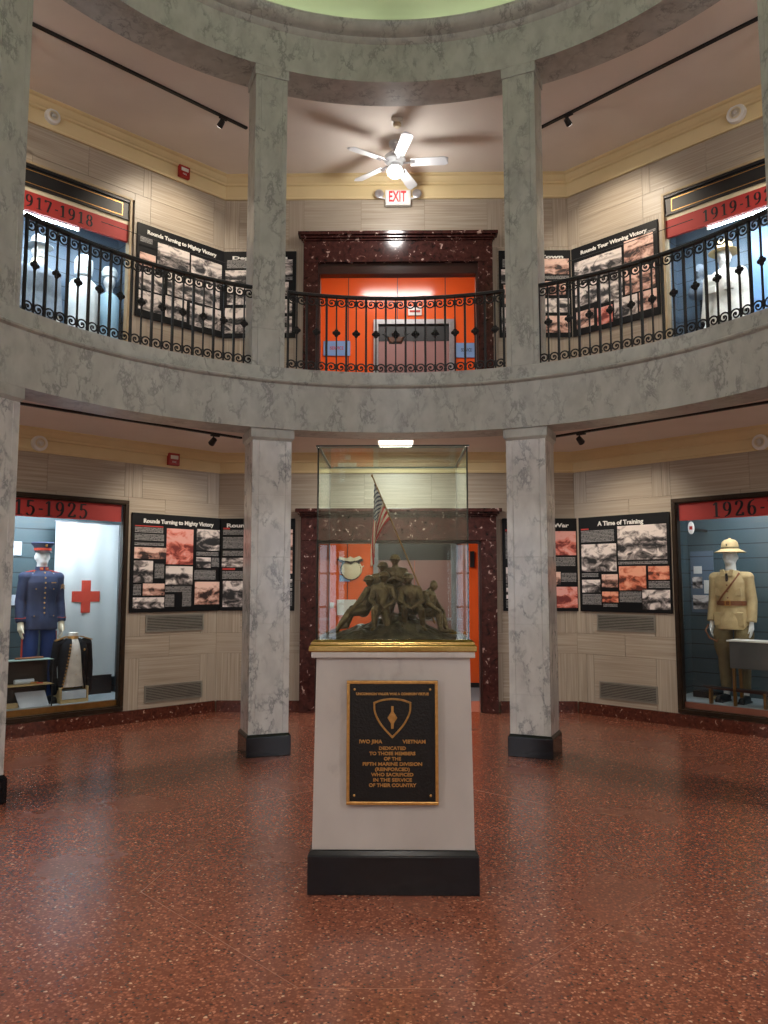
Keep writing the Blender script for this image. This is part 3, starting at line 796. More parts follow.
# ------------------------------------------------------------------ COLUMNS
def column(ang, z0, z1, rc, wd, low, label):
    a = R(ang)
    c = empty('marble_column', (rc * math.sin(a), rc * math.cos(a), z0), -a, label, 'column', None)
    h = z1 - z0; hw = wd / 2
    g = .004
    def sec(k, z):              # square section with two fine vertical grooves per face
        pts = []
        base = [(-hw, -hw), (hw * -.68 - g, -hw), (hw * -.68, -hw + g), (hw * -.68 + g, -hw), (hw * .68 - g, -hw), (hw * .68, -hw + g), (hw * .68 + g, -hw)]
        for q in range(4):
            for x, y in base:
                for _ in range(q): x, y = -y, x
                pts.append((x * k, y * k, z))
        return pts
    zb = .20 if low else 0.0
    cap = .11 if low else 0.10
    js = [zb, zb + .36, zb + 1.0, zb + 1.62, zb + 2.2, h - cap]
    mb = MB()
    for i in range(len(js) - 1):
        za, zz = js[i], js[i + 1]
        if zz - za < .05: continue
        mb.loft([sec(.985, za), sec(1, za + .003), sec(1, zz - .003), sec(.985, zz)])
    mb.build('shaft', M['marble_col'] if low else M['marble'], c)
    mb = MB()
    if low:
        mb.frustum((hw, hw), (hw + .02, hw + .02), h - cap, h - cap + .025).box(-hw - .022, hw + .022, -hw - .022, hw + .022, h - cap + .025, h)
    else:
        mb.box(-hw - .012, hw + .012, -hw - .012, hw + .012, h - cap, h)
    mb.build('capital', M['marble'], c, bevel=.002)
    if low:
        mb = MB(); b = .208
        mb.frustum((b, b), (b, b), 0, .175).frustum((b, b), (hw + .004, hw + .004), .175, .20)
        mb.build('base', M['black_stone'], c, bevel=.004)
    return c
names = {-22.5: 'left of the pedestal', 22.5: 'right of the pedestal', -67.5: 'at the far left edge', 67.5: 'at the far right edge'}
LA = {-22.5: -21.9, 22.5: 22.85, -67.5: -67.9, 67.5: 67.5}; UA = {-22.5: -23.0, 22.5: 22.8, -67.5: -67.9, 67.5: 67.7}
for a in (-22.5, 22.5, -67.5, 67.5):
    column(LA[a], 0, 3.035, 3.33 if a != -67.5 else 3.31, .375, True, 'grey marble ground floor column on a black base, ' + names[a])
    column(UA[a], 3.635, 6.65, 3.27 if abs(a) < 30 else (3.30 if a < 0 else 3.255), .315, False, 'grey marble upper storey column beside the balcony railing, ' + names[a].replace('pedestal', 'ceiling fan'))

# ------------------------------------------------------------------ PEDESTAL, PLAQUE, GLASS COVER
PY = 0.145
ped = empty('pedestal', (-.016, PY, 0), 0, 'square pale marble pedestal on a black plinth in the middle of the hall', 'pedestal')
mb = MB(); mb.frustum((.435, .415), (.435, .415), 0, .19).frustum((.435, .415), (.418, .398), .19, .215); mb.build('plinth', M['black_stone'], ped, bevel=.004)
mb = MB(); mb.frustum((.414, .394), (.400, .380), .215, 1.178); mb.build('shaft', M['marble_ped'], ped, bevel=.003)
mb = MB(); mb.box(-.425, .425, -.405, .405, 1.178, 1.208); mb.build('cap', M['marble_ped'], ped, bevel=.005)
# plaque, hung on the front of the shaft
pq = empty('plaque', (-.020, PY - .3985, .443), 0, 'black and gold dedication plaque on the front of the pedestal', 'plaque')
pq.rotation_euler = (-math.atan2(.014, .963), 0, 0)
PW, PH = .235, .62
MB().box(-PW, PW, -.014, .002, 0, PH).build('plate', M['plaque'], pq)
mb = MB(); b = .016
for q in ((-PW, PW, 0, b), (-PW, PW, PH - b, PH), (-PW, -PW + b, b, PH - b), (PW - b, PW, b, PH - b)): mb.box(q[0], q[1], -.024, -.010, q[2], q[3])
mb.build('border', M['gold'], pq, bevel=.003)
for sx in (-1, 1):
    for zz in (.045, PH - .045):
        MB().lathe([(.006, 0), (.006, -.004), (.003, -.006)], 10, (sx * .195, -.013, zz), axis='y').build('screw', M['gold'], pq)
# shield with the spearhead
def outline(pts, wd, mb, y0, y1):
    n = len(pts)
    for i in range(n):
        a = Vector(pts[i]); b2 = Vector(pts[(i + 1) % n]); d = (b2 - a)
        if d.length < 1e-6: continue
        d.normalize(); nn = Vector((-d.y, d.x)) * wd; e = d * wd * .5
        mb.prism([tuple(a - e - nn), tuple(b2 + e - nn), tuple(b2 + e + nn), tuple(a - e + nn)], y0, y1)
sh = [Vector(p) for p in catmull([(-.093, .508), (-.05, .522), (0, .527), (.05, .522), (.093, .508)], 5)] + [Vector(p) for p in catmull([(.093, .508), (.088, .455), (.055, .395), (.0, .335)], 6)][1:] + [Vector(p) for p in catmull([(0, .335), (-.055, .395), (-.088, .455), (-.093, .508)], 6)][1:-1]
mb = MB(); outline(sh, .0045, mb, -.022, -.013)
mb.build('shield', M['gold'], pq)
mb = MB(); mb.prism([(-.006, .49), (-.006, .462), (-.025, .432), (-.008, .405), (-.006, .378), (.006, .378), (.008, .405), (.025, .432), (.006, .462), (.006, .49)][::-1], -.019, -.013)
mb.prism([(-.009, .448), (-.014, .43), (-.005, .41), (.005, .41), (.014, .43), (.009, .448)][::-1], -.024, -.019)
mb.build('spearhead', M['gold'], pq)
def ptxt(t, z, size, wdt, x=0): text_obj(t, size, M['gold'], 'lettering', pq, (x, -.0155, z), .0025, .0008, width=wdt)
ptxt('UNCOMMON VALOR WAS A COMMON VIRTUE', .552, .017, .375)
ptxt('IWO JIMA', .312, .025, .118, -.112); ptxt('VIETNAM', .312, .025, .118, .112)
for i, (t, wd) in enumerate((('DEDICATED', .138), ('TO THOSE MEMBERS', .236), ('OF THE', .088), ('FIFTH MARINE DIVISION', .304), ('(REINFORCED)', .178), ('WHO SACRIFICED', .216), ('IN THE SERVICE', .198), ('OF THEIR COUNTRY', .242))):
    ptxt(t, .279 - i * .0262, .023, wd)
# glass cover
gc = empty('glass_display_cover', (-.018, PY, 1.208), 0, 'tall clear glass display cover in a brass frame on the pedestal', 'display case')
mb = MB()
X, Y = .432, .405
prof = [(0.0, 0), (.004, .004), (.004, .03), (-.006, .04), (-.006, .05), (-.020, .062), (-.032, .064), (-.032, .0)]
rings = []
for sx, sy in ((-1, -1), (1, -1), (1, 1), (-1, 1)):
    rings.append([(sx * (X + d), sy * (Y + d), z) for d, z in prof])
mb.loft(rings, closed=True); mb.build('base_frame', M['brass'], gc, bevel=.002)
MB().box(-X + .033, X - .033, -Y + .033, Y - .033, 0.0, .045).build('deck', M['black'], gc)
gx, gy, gz0, gz1, th = .402, .375, .058, 1.085, .008
def pane(x0, x1, y0, y1, z0, z1, kind):
    mb = MB()
    vs = [(x, y, z) for z in (z0, z1) for y in (y0, y1) for x in (x0, x1)]
    F6 = [(0, 2, 3, 1), (4, 5, 7, 6), (0, 1, 5, 4), (2, 6, 7, 3), (0, 4, 6, 2), (1, 3, 7, 5)]
    ax = {'x': (4, 5), 'y': (2, 3), 'z': (0, 1)}[kind]
    for k, f in enumerate(F6): mb.add([vs[i] for i in f], [(0, 1, 2, 3)], 0 if k in ax else 1)
    mb.build('glass_pane', [M['glass'], M['glass_edge']], gc)
pane(-gx, gx, -gy, -gy + th, gz0, gz1, 'y'); pane(-gx, gx, gy - th, gy, gz0, gz1, 'y')
pane(-gx, -gx + th, -gy + th + .001, gy - th - .001, gz0, gz1, 'x'); pane(gx - th, gx, -gy + th + .001, gy - th - .001, gz0, gz1, 'x')
pane(-gx - .008, gx + .008, -gy - .008, gy + .008, gz1, gz1 + .008, 'z')
mb = MB()   # pale polished bead of glue along the upper inside edges and corners
for s_ in (-1, 1):
    mb.box(s_ * (gx - .012) - .003, s_ * (gx - .012) + .003, -gy + .012, gy - .012, gz1 - .005, gz1 - .001)
    mb.box(-gx + .02, gx - .02, s_ * (gy - .012) - .003, s_ * (gy - .012) + .003, gz1 - .005, gz1 - .001)
mb.build('edge_bead', M['glass_rim'], gc)

# ------------------------------------------------------------------ STATUE (generic bronze group of resting figures on a rock)
ST = empty('bronze_statue', (-.016, PY, 1.253), 0, 'dark bronze statue of huddled figures on a rock inside the glass cover', 'statue')
mb = MB(); nx, ny = 64, 40
vs = []; fs = []
def rock_h(x, y):
    r = math.sqrt((x / .37) ** 2 + (y / .25) ** 2)
    if r > 1: return 0.0
    b = (1 - r ** 2.2)
    n = noise.noise(Vector((x * 9, y * 9, 1.3))) * .6 + noise.noise(Vector((x * 26, y * 26, 4.3))) * .5
    return max(0.0, b * (.075 + .06 * math.exp(-((x - .04) / .16) ** 2) + .05 * n)) + .006
for j in range(ny + 1):
    for i in range(nx + 1):
        x = -.37 + .74 * i / nx; y = -.25 + .5 * j / ny
        k = math.sqrt(max(1e-6, 1 - .0 * 1)); vs.append((x, y, rock_h(x, y)))
for j in range(ny):
    for i in range(nx):
        a = j * (nx + 1) + i
        cx, cy = -.37 + .74 * (i + .5) / nx, -.25 + .5 * (j + .5) / ny
        if (cx / .37) ** 2 + (cy / .25) ** 2 < 1.0: fs.append((a, a + 1, a + nx + 2, a + nx + 1))
mb.add(vs, fs)
rk = mb.build('rock_base', M['bronze_rock'], ST)
so = rk.modifiers.new('solid', 'SOLIDIFY'); so.thickness = .02; so.offset = -1
def bronze_fig(J, s=1.0, helmet=True):
    """J: joints in statue coordinates; one continuous skin, limbs taper"""
    g = {k: Vector(v) for k, v in J.items()}
    mb = MB()
    hip, ch, nk, hd = g['hip'], g['chest'], g['neck'], g['head']
    mb.limb(hip, ch, .036 * s, .044 * s); mb.limb(ch, nk, .040 * s, .020 * s); mb.limb(nk, hd, .016 * s, .018 * s)
    mb.ell(hd, (.023 * s, .026 * s, .030 * s), 16, 12)
    fw = (g.get('look', hd + Vector((0, -1, 0))) - hd).normalized()
    mb.ell(hd + fw * .026 * s - Vector((0, 0, .003)), (.005 * s,) * 3, 8, 6)
    if helmet:
        mb.ell(hd + Vector((0, 0, .010 * s)), (.031 * s, .032 * s, .026 * s), 18, 10); mb.ell(hd + Vector((0, 0, .006 * s)) + fw * .006, (.036 * s, .037 * s, .006 * s), 18, 6)
    for q in 'LR':
        sh_, el, ha = g['sh' + q], g['el' + q], g['ha' + q]
        mb.limb(ch.lerp(nk, .45), sh_, .026 * s, .024 * s)
        mb.limb(sh_, el, .022 * s, .017 * s); mb.limb(el, ha, .017 * s, .011 * s)
        d = (ha - el).normalized(); side = d.cross(fw if abs(d.dot(fw)) < .9 else Vector((0, 0, 1))).normalized()
        pc = ha + d * .012 * s; mb.limb(ha, pc, .010 * s, .011 * s)
        for k in range(4):
            b0 = pc + side * (k - 1.5) * .0058 * s; ln = (.013, .016, .015, .011)[k] * s
            mb.limb(b0, b0 + d * ln + fw * .003 * s, .0034 * s, .0028 * s, 8)
        mb.limb(ha + side * -.008 * s, ha + side * -.018 * s + d * .010 * s, .0036 * s, .003 * s, 8)
        kn, an = g['kn' + q], g['an' + q]
        hp = hip + (g['sh' + q] - ch).normalized() * .018 * s
        mb.limb(hip, hp, .034 * s, .032 * s); mb.limb(hp, kn, .032 * s, .023 * s); mb.limb(kn, an, .023 * s, .014 * s)
        t = g.get('to' + q, an + fw * .035 * s); mb.limb(an - Vector((0, 0, .006 * s)), t, .014 * s, .010 * s)
    return blend(mb, 'figure', M['bronze'], .0034, ST, smooth_it=2)
V = Vector
# seated figure at the left, legs stretched out towards the left edge
bronze_fig(dict(hip=(-.17, -.03, .155), chest=(-.135, -.02, .25), neck=(-.130, -.025, .29), head=(-.137, -.035, .325), look=(-.3, -.2, .27),
    shL=(-.145, -.075, .27), elL=(-.185, -.115, .215), haL=(-.225, -.10, .175), shR=(-.125, .035, .27), elR=(-.18, .05, .22), haR=(-.225, .015, .18),
    knL=(-.245, -.075, .150), anL=(-.315, -.085, .055), toL=(-.345, -.10, .045), knR=(-.235, .01, .165), anR=(-.265, .015, .075), toR=(-.30, .01, .06)))
# kneeling figure, front left
bronze_fig(dict(hip=(-.065, -.09, .165), chest=(-.060, -.08, .27), neck=(-.055, -.085, .31), head=(-.05, -.095, .345), look=(-.1, -.4, .30),
    shL=(-.105, -.085, .285), elL=(-.125, -.115, .22), haL=(-.095, -.165, .185), shR=(-.010, -.08, .285), elR=(.015, -.105, .22), haR=(-.03, -.155, .19),
    knL=(-.10, -.165, .165), anL=(-.105, -.165, .075), toL=(-.115, -.205, .06), knR=(-.03, -.15, .085), anR=(-.005, -.06, .065), toR=(.01, -.03, .055)))
# standing figure in the middle, arms folded on chest
bronze_fig(dict(hip=(.02, .03, .26), chest=(.015, .025, .365), neck=(.012, .02, .405), head=(.010, .012, .445), look=(.1, -.4, .43),
    shL=(-.032, .02, .38), elL=(-.06, -.01, .315), haL=(-.005, -.045, .335), shR=(.062, .025, .38), elR=(.088, -.005, .315), haR=(.035, -.04, .33),
    knL=(-.015, .01, .175), anL=(-.03, .03, .10), toL=(-.04, -.005, .095), knR=(.05, .0, .18), anR=(.055, .03, .10), toR=(.06, -.01, .095)))
# crouching figure right of the middle
bronze_fig(dict(hip=(.115, -.06, .165), chest=(.095, -.075, .265), neck=(.085, -.09, .305), head=(.083, -.11, .335), look=(.0, -.4, .26),
    shL=(.045, -.075, .275), elL=(.04, -.125, .215), haL=(.075, -.16, .19), shR=(.14, -.08, .275), elR=(.16, -.125, .215), haR=(.115, -.165, .185),
    knL=(.065, -.155, .175), anL=(.06, -.13, .085), toL=(.05, -.17, .075), knR=(.155, -.15, .165), anR=(.165, -.12, .075), toR=(.175, -.16, .06)))
# seated figure at the right, looking away
bronze_fig(dict(hip=(.20, .01, .14), chest=(.205, .0, .235), neck=(.213, -.01, .27), head=(.232, -.02, .30), look=(.5, -.2, .26),
    shL=(.175, -.045, .25), elL=(.195, -.095, .20), haL=(.245, -.10, .165), shR=(.215, .045, .25), elR=(.25, .045, .195), haR=(.275, .0, .165),
    knL=(.255, -.08, .145), anL=(.265, -.085, .055), toL=(.30, -.10, .045), knR=(.275, .015, .15), anR=(.305, .01, .05), toR=(.34, .0, .04)), helmet=False)
# back figure, half hidden
bronze_fig(dict(hip=(-.06, .07, .24), chest=(-.065, .06, .335), neck=(-.062, .05, .37), head=(-.06, .04, .405), look=(-.3, -.3, .38),
    shL=(-.11, .055, .345), elL=(-.125, .02, .28), haL=(-.10, -.02, .25), shR=(-.02, .06, .345), elR=(.0, .03, .28), haR=(-.01, -.01, .25),
    knL=(-.10, .03, .17), anL=(-.10, .06, .09), knR=(-.03, .02, .17), anR=(-.03, .05, .09)))

# ---- flag
FL = empty('flag', (.225, PY + .05, 1.335), 0, 'small American flag on a slanting bronze pole inside the glass cover', 'flag')
p0 = Vector((0, 0, 0)); p1 = Vector((-.205, .0, .875))
p1 = Vector((-.365, 0, .862))
MB().tube([p0, p0.lerp(p1, .5), p1], [.0055, .0045, .0038], 10).build('pole', M['brass_dull'], FL, smooth=True)
MB().ell(p1, (.007, .007, .009)).build('finial', M['brass_dull'], FL, smooth=True)
mb = MB(); nu, nv = 40, 26
vs = []; uvs = []
dr = (p1 - p0).normalized()
for j in range(nv + 1):
    v = j / nv                        # 0 top of hoist .. 1 bottom
    hp = p1 - dr * (.045 + v * .235)
    for i in range(nu + 1):
        u = i / nu
        L_ = .50 * (1.0 - .72 * v)
        drop = L_ * u
        # hanging from a slanting pole: cloth falls and gathers towards the left
        x = hp.x - .004 + (-.012 - .085 * v) * min(1, u * 1.3) ** .8
        z = hp.z - drop - .05 * v * u
        amp = .004 + .018 * min(1, u * 2.0)
        y = amp * math.sin(v * 13 + u * 2.2) + .006 * math.sin(v * 31 + u * 5) * u
        x += .010 * math.sin(v * 17 + u * 4) * u
        vs.append((x, y, z))
for j in range(nv):
    for i in range(nu):
        a = j * (nu + 1) + i
        mb.add([vs[a], vs[a + 1], vs[a + nu + 2], vs[a + nu + 1]], [(0, 1, 2, 3)], 0, [[(i / nu, j / nv), ((i + 1) / nu, j / nv), ((i + 1) / nu, (j + 1) / nv), (i / nu, (j + 1) / nv)]])
fc = mb.build('flag_cloth', M['flag'], FL, smooth=True)
bm = bmesh.new(); bm.from_mesh(fc.data); bmesh.ops.remove_doubles(bm, verts=bm.verts, dist=1e-5)
for f in bm.faces: f.smooth = True
bm.to_mesh(fc.data); bm.free()
so = fc.modifiers.new('solid', 'SOLIDIFY'); so.thickness = .0012

# ------------------------------------------------------------------ RAILINGS
def railing(a0, a1, label):
    am = (a0 + a1) / 2; RR = 3.15
    n = 11
    root = empty('balcony_railing', (RR * math.sin(am), RR * math.cos(am), 3.635), -am, label, 'railing', None)
    inv = Matrix.Rotation(am, 4, 'Z') @ Matrix.Translation(-Vector((RR * math.sin(am), RR * math.cos(am), 3.635)))
    def place(o, a):
        p = inv @ Vector((RR * math.sin(a), RR * math.cos(a), 3.635))
        o.location = p; o.rotation_euler = (0, 0, -(a - am)); o.parent = root
    mb = MB(); mb.T = inv
    mb.sweep_arc([(RR - .024, 3.635 + .75), (RR - .024, 3.635 + .773), (RR - .010, 3.635 + .781), (RR + .010, 3.635 + .781), (RR + .024, 3.635 + .773), (RR + .024, 3.635 + .75)], a0, a1, 40)
    mb.build('handrail', M['iron'], root)
    step = (a1 - a0) / n; hw = RR * step / 2
    protos = {}
    def inst(key, fn, a):
        if key not in protos:
            o = fn(); protos[key] = o
        else:
            o = protos[key].copy(); COL.objects.link(o)
        place(o, a); return o
    def bar(): return MB().box(-.010, .010, -.010, .010, 0, .76).build('baluster', M['iron'])
    def pick(): return MB().box(-.0065, .0065, -.0065, .0065, 0.0, .76).build('picket', M['iron'])
    def med():
        mb = MB()
        for k in range(4):
            a = PI / 2 * k; mb.ell((.021 * math.cos(a), 0, .395 + .021 * math.sin(a)), (.020, .014, .020), 10, 8)
        mb.ell((0, 0, .395), (.020, .020, .020), 10, 8); mb.ell((0, 0, .435), (.006, .006, .012), 8, 6); mb.ell((0, 0, .355), (.006, .006, .012), 8, 6)
        return mb.build('rosette', M['iron'], smooth=True)
    def scroll(up):
        mb = MB()
        for s_ in (-1, 1):
            P = []
            cx, cz = .046, .052
            # from the bar, over the top, then spiral inwards
            for k in range(5): P.append((hw - .006 - (hw - .006 - cx - .040) * k / 5, .012 + .030 * (k / 5) ** .7))
            for k in range(26):
                t = k / 25; a = R(-10) + R(500) * t; r = .040 * (1 - t) ** .8 + .007
                P.append((cx + r * math.cos(a), cz + r * math.sin(a)))
            mb.tube([(s_ * x, 0, z) for x, z in P], .0072, 6, up=(0, 1, 0))
            mb.ell((s_ * cx, 0, cz), (.010, .009, .010), 8, 6)
        mb.box(-.014, .014, -.010, .010, .030, .040); mb.box(-.012, .012, -.009, .009, .075, .083)
        mb.ell((0, 0, .104), (.008, .007, .012), 8, 6)
        if up:
            for i, p in enumerate(mb.v): mb.v[i] = Vector((p.x, p.y, .752 - p.z * .98))
        return mb.build('scroll', M['iron'], smooth=True)
    for k in range(n + 1):
        a = a0 + step * k
        if k in (0,): a += .004
        if k == n: a -= .004
        inst('bar', bar, a)
    for k in range(n):
        a = a0 + step * (k + .5)
        inst('pick', pick, a); inst('med', med, a); inst('top', lambda: scroll(True), a); inst('bot', lambda: scroll(False), a)
    return root
off = math.asin(.160 / 3.15)
railing(R(-22.5) + off, R(22.5) - off, 'curved black wrought iron balcony railing in the middle, below the ceiling fan')
railing(R(-67.5) + off, R(-22.5) - off, 'curved black wrought iron balcony railing at the left, before the 1917-1918 case')
railing(R(22.5) + off, R(67.5) - off, 'curved black wrought iron balcony railing at the right, before the 1919-1921 case')

# ------------------------------------------------------------------ POSTERS
def poster(phi, s, zb, wd, ht, title, items, label, tsize=.062, tw=None, tx=0.0, tz=.078):
    p = empty('information_poster', (0, 0, 0), 0, label, 'poster')
    wall_at(p, phi, s, -.012, zb)
    MB().box(-wd / 2, wd / 2, -.012, .010, 0, ht).build('board', M['board'], p, bevel=.001)
    text_obj(title, tsize, M['print'], 'lettering', p, (tx * wd, -.0135, ht * (1 - tz)), .0012, .0024, width=tw)
    for k, x0, y0, x1, y1 in items:
        X0, X1 = -wd / 2 + x0 * wd, -wd / 2 + x1 * wd; Z0, Z1 = ht * (1 - y1), ht * (1 - y0)
        if k == 't':
            o = MB().box(0, X1 - X0, -.0145, -.0118, 0, Z1 - Z0).build('text_block', M['small_print'], p, loc=(X0, 0, Z0))
        elif k == 'm':
            o = MB().box(0, X1 - X0, -.0145, -.0118, 0, Z1 - Z0).build('heading', M['redmark'], p, loc=(X0, 0, Z0))
        else:
            mm = {'g': 'photo_grey', 'w': 'photo_warm', 'o': 'photo_orange', 'p': 'photo_pink'}[k]
            o = MB().box(0, X1 - X0, -.0150, -.0118, 0, Z1 - Z0).build('photo_print', M[mm], p, loc=(X0, 0, Z0))
    return p
itA = [('m', .03, .125, .33, .135), ('t', .03, .14, .33, .20), ('t', .03, .21, .34, .28), ('t', .03, .295, .34, .33), ('w', .03, .345, .37, .46), ('g', .03, .48, .23, .70), ('t', .25, .51, .35, .66),
       ('t', .03, .72, .11, .83), ('w', .13, .71, .36, .83), ('g', .03, .85, .36, .96), ('p', .37, .14, .67, .51), ('g', .37, .53, .67, .72), ('t', .37, .735, .66, .80), ('t', .37, .82, .47, .95), ('t', .56, .80, .66, .95),
       ('g', .71, .13, .98, .355), ('t', .71, .37, .97, .415), ('g', .71, .43, .88, .54), ('t', .89, .43, .98, .53), ('t', .69, .565, .94, .67), ('w', .70, .69, .99, .93)]
itD = [('m', .03, .12, .12, .135), ('t', .03, .14, .41, .27), ('g', .03, .29, .43, .58), ('g', .45, .115, .97, .465), ('t', .45, .48, .97, .515), ('t', .03, .595, .22, .64), ('g', .03, .665, .24, .80), ('t', .03, .815, .25, .93),
       ('w', .26, .61, .44, .745), ('o', .26, .79, .44, .90), ('t', .27, .915, .43, .95), ('o', .455, .53, .745, .775), ('t', .455, .79, .69, .90), ('o', .77, .535, .985, .67), ('t', .77, .685, .985, .755), ('g', .70, .77, .985, .965)]
poster(-45, 1.672, 1.243, 1.195, 1.158, 'Rounds Turning to Mighty Victory', itA, 'large black poster with photographs to the right of the ground floor 1915-1925 case', .066, .94, .01)
poster(45, -1.585, 1.240, 1.18, 1.155, 'A Time of Training', itD, 'large black poster titled A Time of Training beside the ground floor 1926 case', .074, .60, -.02)
itB = [('m', .03, .10, .12, .118), ('t', .03, .125, .48, .18), ('t', .03, .20, .48, .33), ('t', .03, .35, .48, .41), ('g', .02, .43, .38, .53), ('m', .03, .54, .2, .56), ('t', .03, .57, .48, .66), ('g', .04, .68, .48, .96),
       ('w', .52, .12, .97, .60), ('t', .55, .62, .95, .65), ('g', .55, .66, .97, .70), ('t', .55, .71, .97, .75), ('g', .55, .76, .97, .785), ('t', .55, .80, .97, .95)]
itC = [('m', .04, .12, .15, .14), ('t', .04, .15, .5, .44), ('g', .04, .53, .36, .70), ('t', .04, .71, .5, .74), ('g', .04, .75, .5, .87), ('t', .04, .88, .5, .97),
       ('p', .66, .14, .985, .40), ('t', .68, .42, .97, .52), ('w', .55, .58, .77, .72), ('t', .78, .59, .98, .69), ('p', .66, .74, .99, .965)]
poster(0, -1.74, 1.243, .935, 1.155, 'Rounds to Victory', itB, 'narrow black poster behind the left ground floor column, left of the doorway', .066, .80)
poster(0, 1.80, 1.240, .93, 1.155, 'Join Work & War', itC, 'narrow black poster behind the right ground floor column, right of the doorway', .066, .74)
itU = [('t', .03, .14, .16, .20), ('g', .22, .15, .58, .42), ('g', .60, .17, .97, .42), ('w', .03, .31, .20, .45), ('t', .03, .47, .20, .50), ('g', .03, .51, .30, .70), ('g', .34, .44, .62, .68), ('g', .65, .44, .95, .68),
       ('g', .03, .72, .28, .92), ('g', .32, .70, .56, .93), ('g', .60, .71, .74, .95), ('g', .76, .70, .97, .93)]
itV = [('g', .04, .17, .60, .42), ('w', .63, .12, .95, .38), ('t', .88, .09, .98, .12), ('g', .04, .44, .30, .68), ('g', .33, .44, .60, .72), ('w', .63, .44, .96, .70), ('w', .05, .74, .26, .93), ('p', .30, .76, .48, .95), ('g', .50, .72, .76, .93), ('w', .78, .72, .97, .92)]
poster(-45, 1.632, 4.745, 1.205, 1.155, 'Rounds Turning to Mighty Victory', itU, 'large black poster with photographs beside the upper 1917-1918 case', .066, .96)
poster(45, -1.60, 4.725, 1.175, 1.155, 'Rounds Tour Winning Victory', itV, 'large black poster with photographs beside the upper 1919-1921 case', .066, .90)
itW = [('t', .05, .10, .40, .20), ('g', .03, .22, .45, .38), ('g', .06, .40, .42, .62), ('g', .03, .66, .45, .95), ('g', .56, .10, .95, .28), ('t', .56, .30, .95, .34), ('g', .56, .36, .90, .52), ('g', .56, .56, .95, .72), ('g', .56, .76, .95, .95)]
poster(0, -1.77, 4.745, .95, 1.155, 'Deployments', itW, 'narrow black poster behind the left upper column, left of the upper doorway', .060, .72)
poster(0, 1.815, 4.735, .95, 1.155, 'On the Town', [(k if i % 2 else ('w' if k == 'g' else k), a, b, c, d) for i, (k, a, b, c, d) in enumerate(itW)], 'narrow black poster behind the right upper column, right of the upper doorway', .060, .72)

# ------------------------------------------------------------------ VENTS
def vent(phi, s, z, wd, ht, label):
    v = empty('wall_vent', (0, 0, 0), 0, label, 'vent'); wall_at(v, phi, s, 0, z)
    mb = MB(); b = .018
    mb.box(-wd / 2, wd / 2, -.012, .004, 0, b).box(-wd / 2, wd / 2, -.012, .004, ht - b, ht).box(-wd / 2, -wd / 2 + b, -.012, .004, b, ht - b).box(wd / 2 - b, wd / 2, -.012, .004, b, ht - b)
    mb.build('frame', M['vent'], v)
    MB().box(-wd / 2 + b, wd / 2 - b, -.001, .003, b, ht - b).build('backing', M['vent_dark'], v)
    mb = MB(); n = 9
    for k in range(n):
        z0 = b + (ht - 2 * b) * (k + .25) / n
        mb.box(-wd / 2 + b, wd / 2 - b, -.008, -.002, z0, z0 + (ht - 2 * b) / n * .5)
    mb.build('louvres', M['vent'], v)
vent(-45, 1.672, 1.01, .77, .20, 'grey wall vent directly below the left poster')
vent(-45, 1.675, .20, .76, .20, 'grey wall vent above the baseboard at the left')
vent(45, -1.585, 1.015, .75, .20, 'grey wall vent directly below the Time of Training poster')
vent(45, -1.58, .21, .74, .20, 'grey wall vent above the baseboard at the right')

# ------------------------------------------------------------------ DISPLAY CASES
def frame_rect(mb, x0, x1, z0, z1, b, y0, y1):
    mb.box(x0, x1, y0, y1, z0, z0 + b).box(x0, x1, y0, y1, z1 - b, z1).box(x0, x0 + b, y0, y1, z0 + b, z1 - b).box(x1 - b, x1, y0, y1, z0 + b, z1 - b)
CZ = .27
def case_low(phi, s, txt, x_txt, right):
    c = empty('display_case', (0, 0, 0), 0, 'lit ground floor wall case with a red %s header %s' % (txt, 'at the right' if right else 'at the left'), 'display case')
    wall_at(c, phi, s, 0, 0)
    W_, z0, z1 = .995, .15, 2.535
    mb = MB(); frame_rect(mb, -W_, W_, z0, z1, .045, -.035, .06); mb.build('outer_frame', M['bronze_frame'], c, bevel=.004)
    mb = MB(); frame_rect(mb, -W_ + .045, W_ - .045, z0 + .045, z1 - .045, .012, -.02, .06); mb.build('inner_frame', M['bronze_frame'], c, bevel=.003)
    MB().box(-W_ + .05, W_ - .05, .02, .05, z0 + .05, CZ).build('sill', M['panel_brown'] if right else M['brass_dull'], c)
    MB().box(-W_ + .067, W_ - .067, .022, .040, 2.285, z1 - .05).build('header', M['redband'], c)
    numerals(txt, .162, 'lettering', c, x_txt, 2.302, .0215, M['ink'], step=.80)
    MB().box(-W_ + .067, W_ - .067, .044, .050, CZ, 2.47).build('glass_pane', M['case_glass'], c)
    D = .86; H_ = 1.22
    mb = MB(); mb.box(-H_, H_, D, D + .03, CZ - .03, 2.56).box(-H_ - .03, -H_, .101, D + .03, CZ - .03, 2.56).box(H_, H_ + .03, .101, D + .03, CZ - .03, 2.56)
    mb.build('back_boards', M['boards_blue'], c)
    MB().box(-H_, H_, .101, D, CZ - .03, CZ).build('case_floor', M['case_floor'], c)
    MB().box(-H_, H_, .101, D, 2.53, 2.56).build('case_ceiling', M['white'], c)
    MB().box(-.8, .8, .12, .16, 2.49, 2.528).build('light_strip', M['led'], c)
    lamp('lamp', 'AREA', (0, .22, 2.50), 34 if not right else 8, COOL if not right else (.95, .97, 1), rot=(R(18), 0, 0), size=1.7, size_y=.08, parent=c)
    return c
cl = case_low(-45, CASE_S[-45], '1915-1925', -.50, False)
cr = case_low(45, CASE_S[45], '1926-1940', -.55, True)
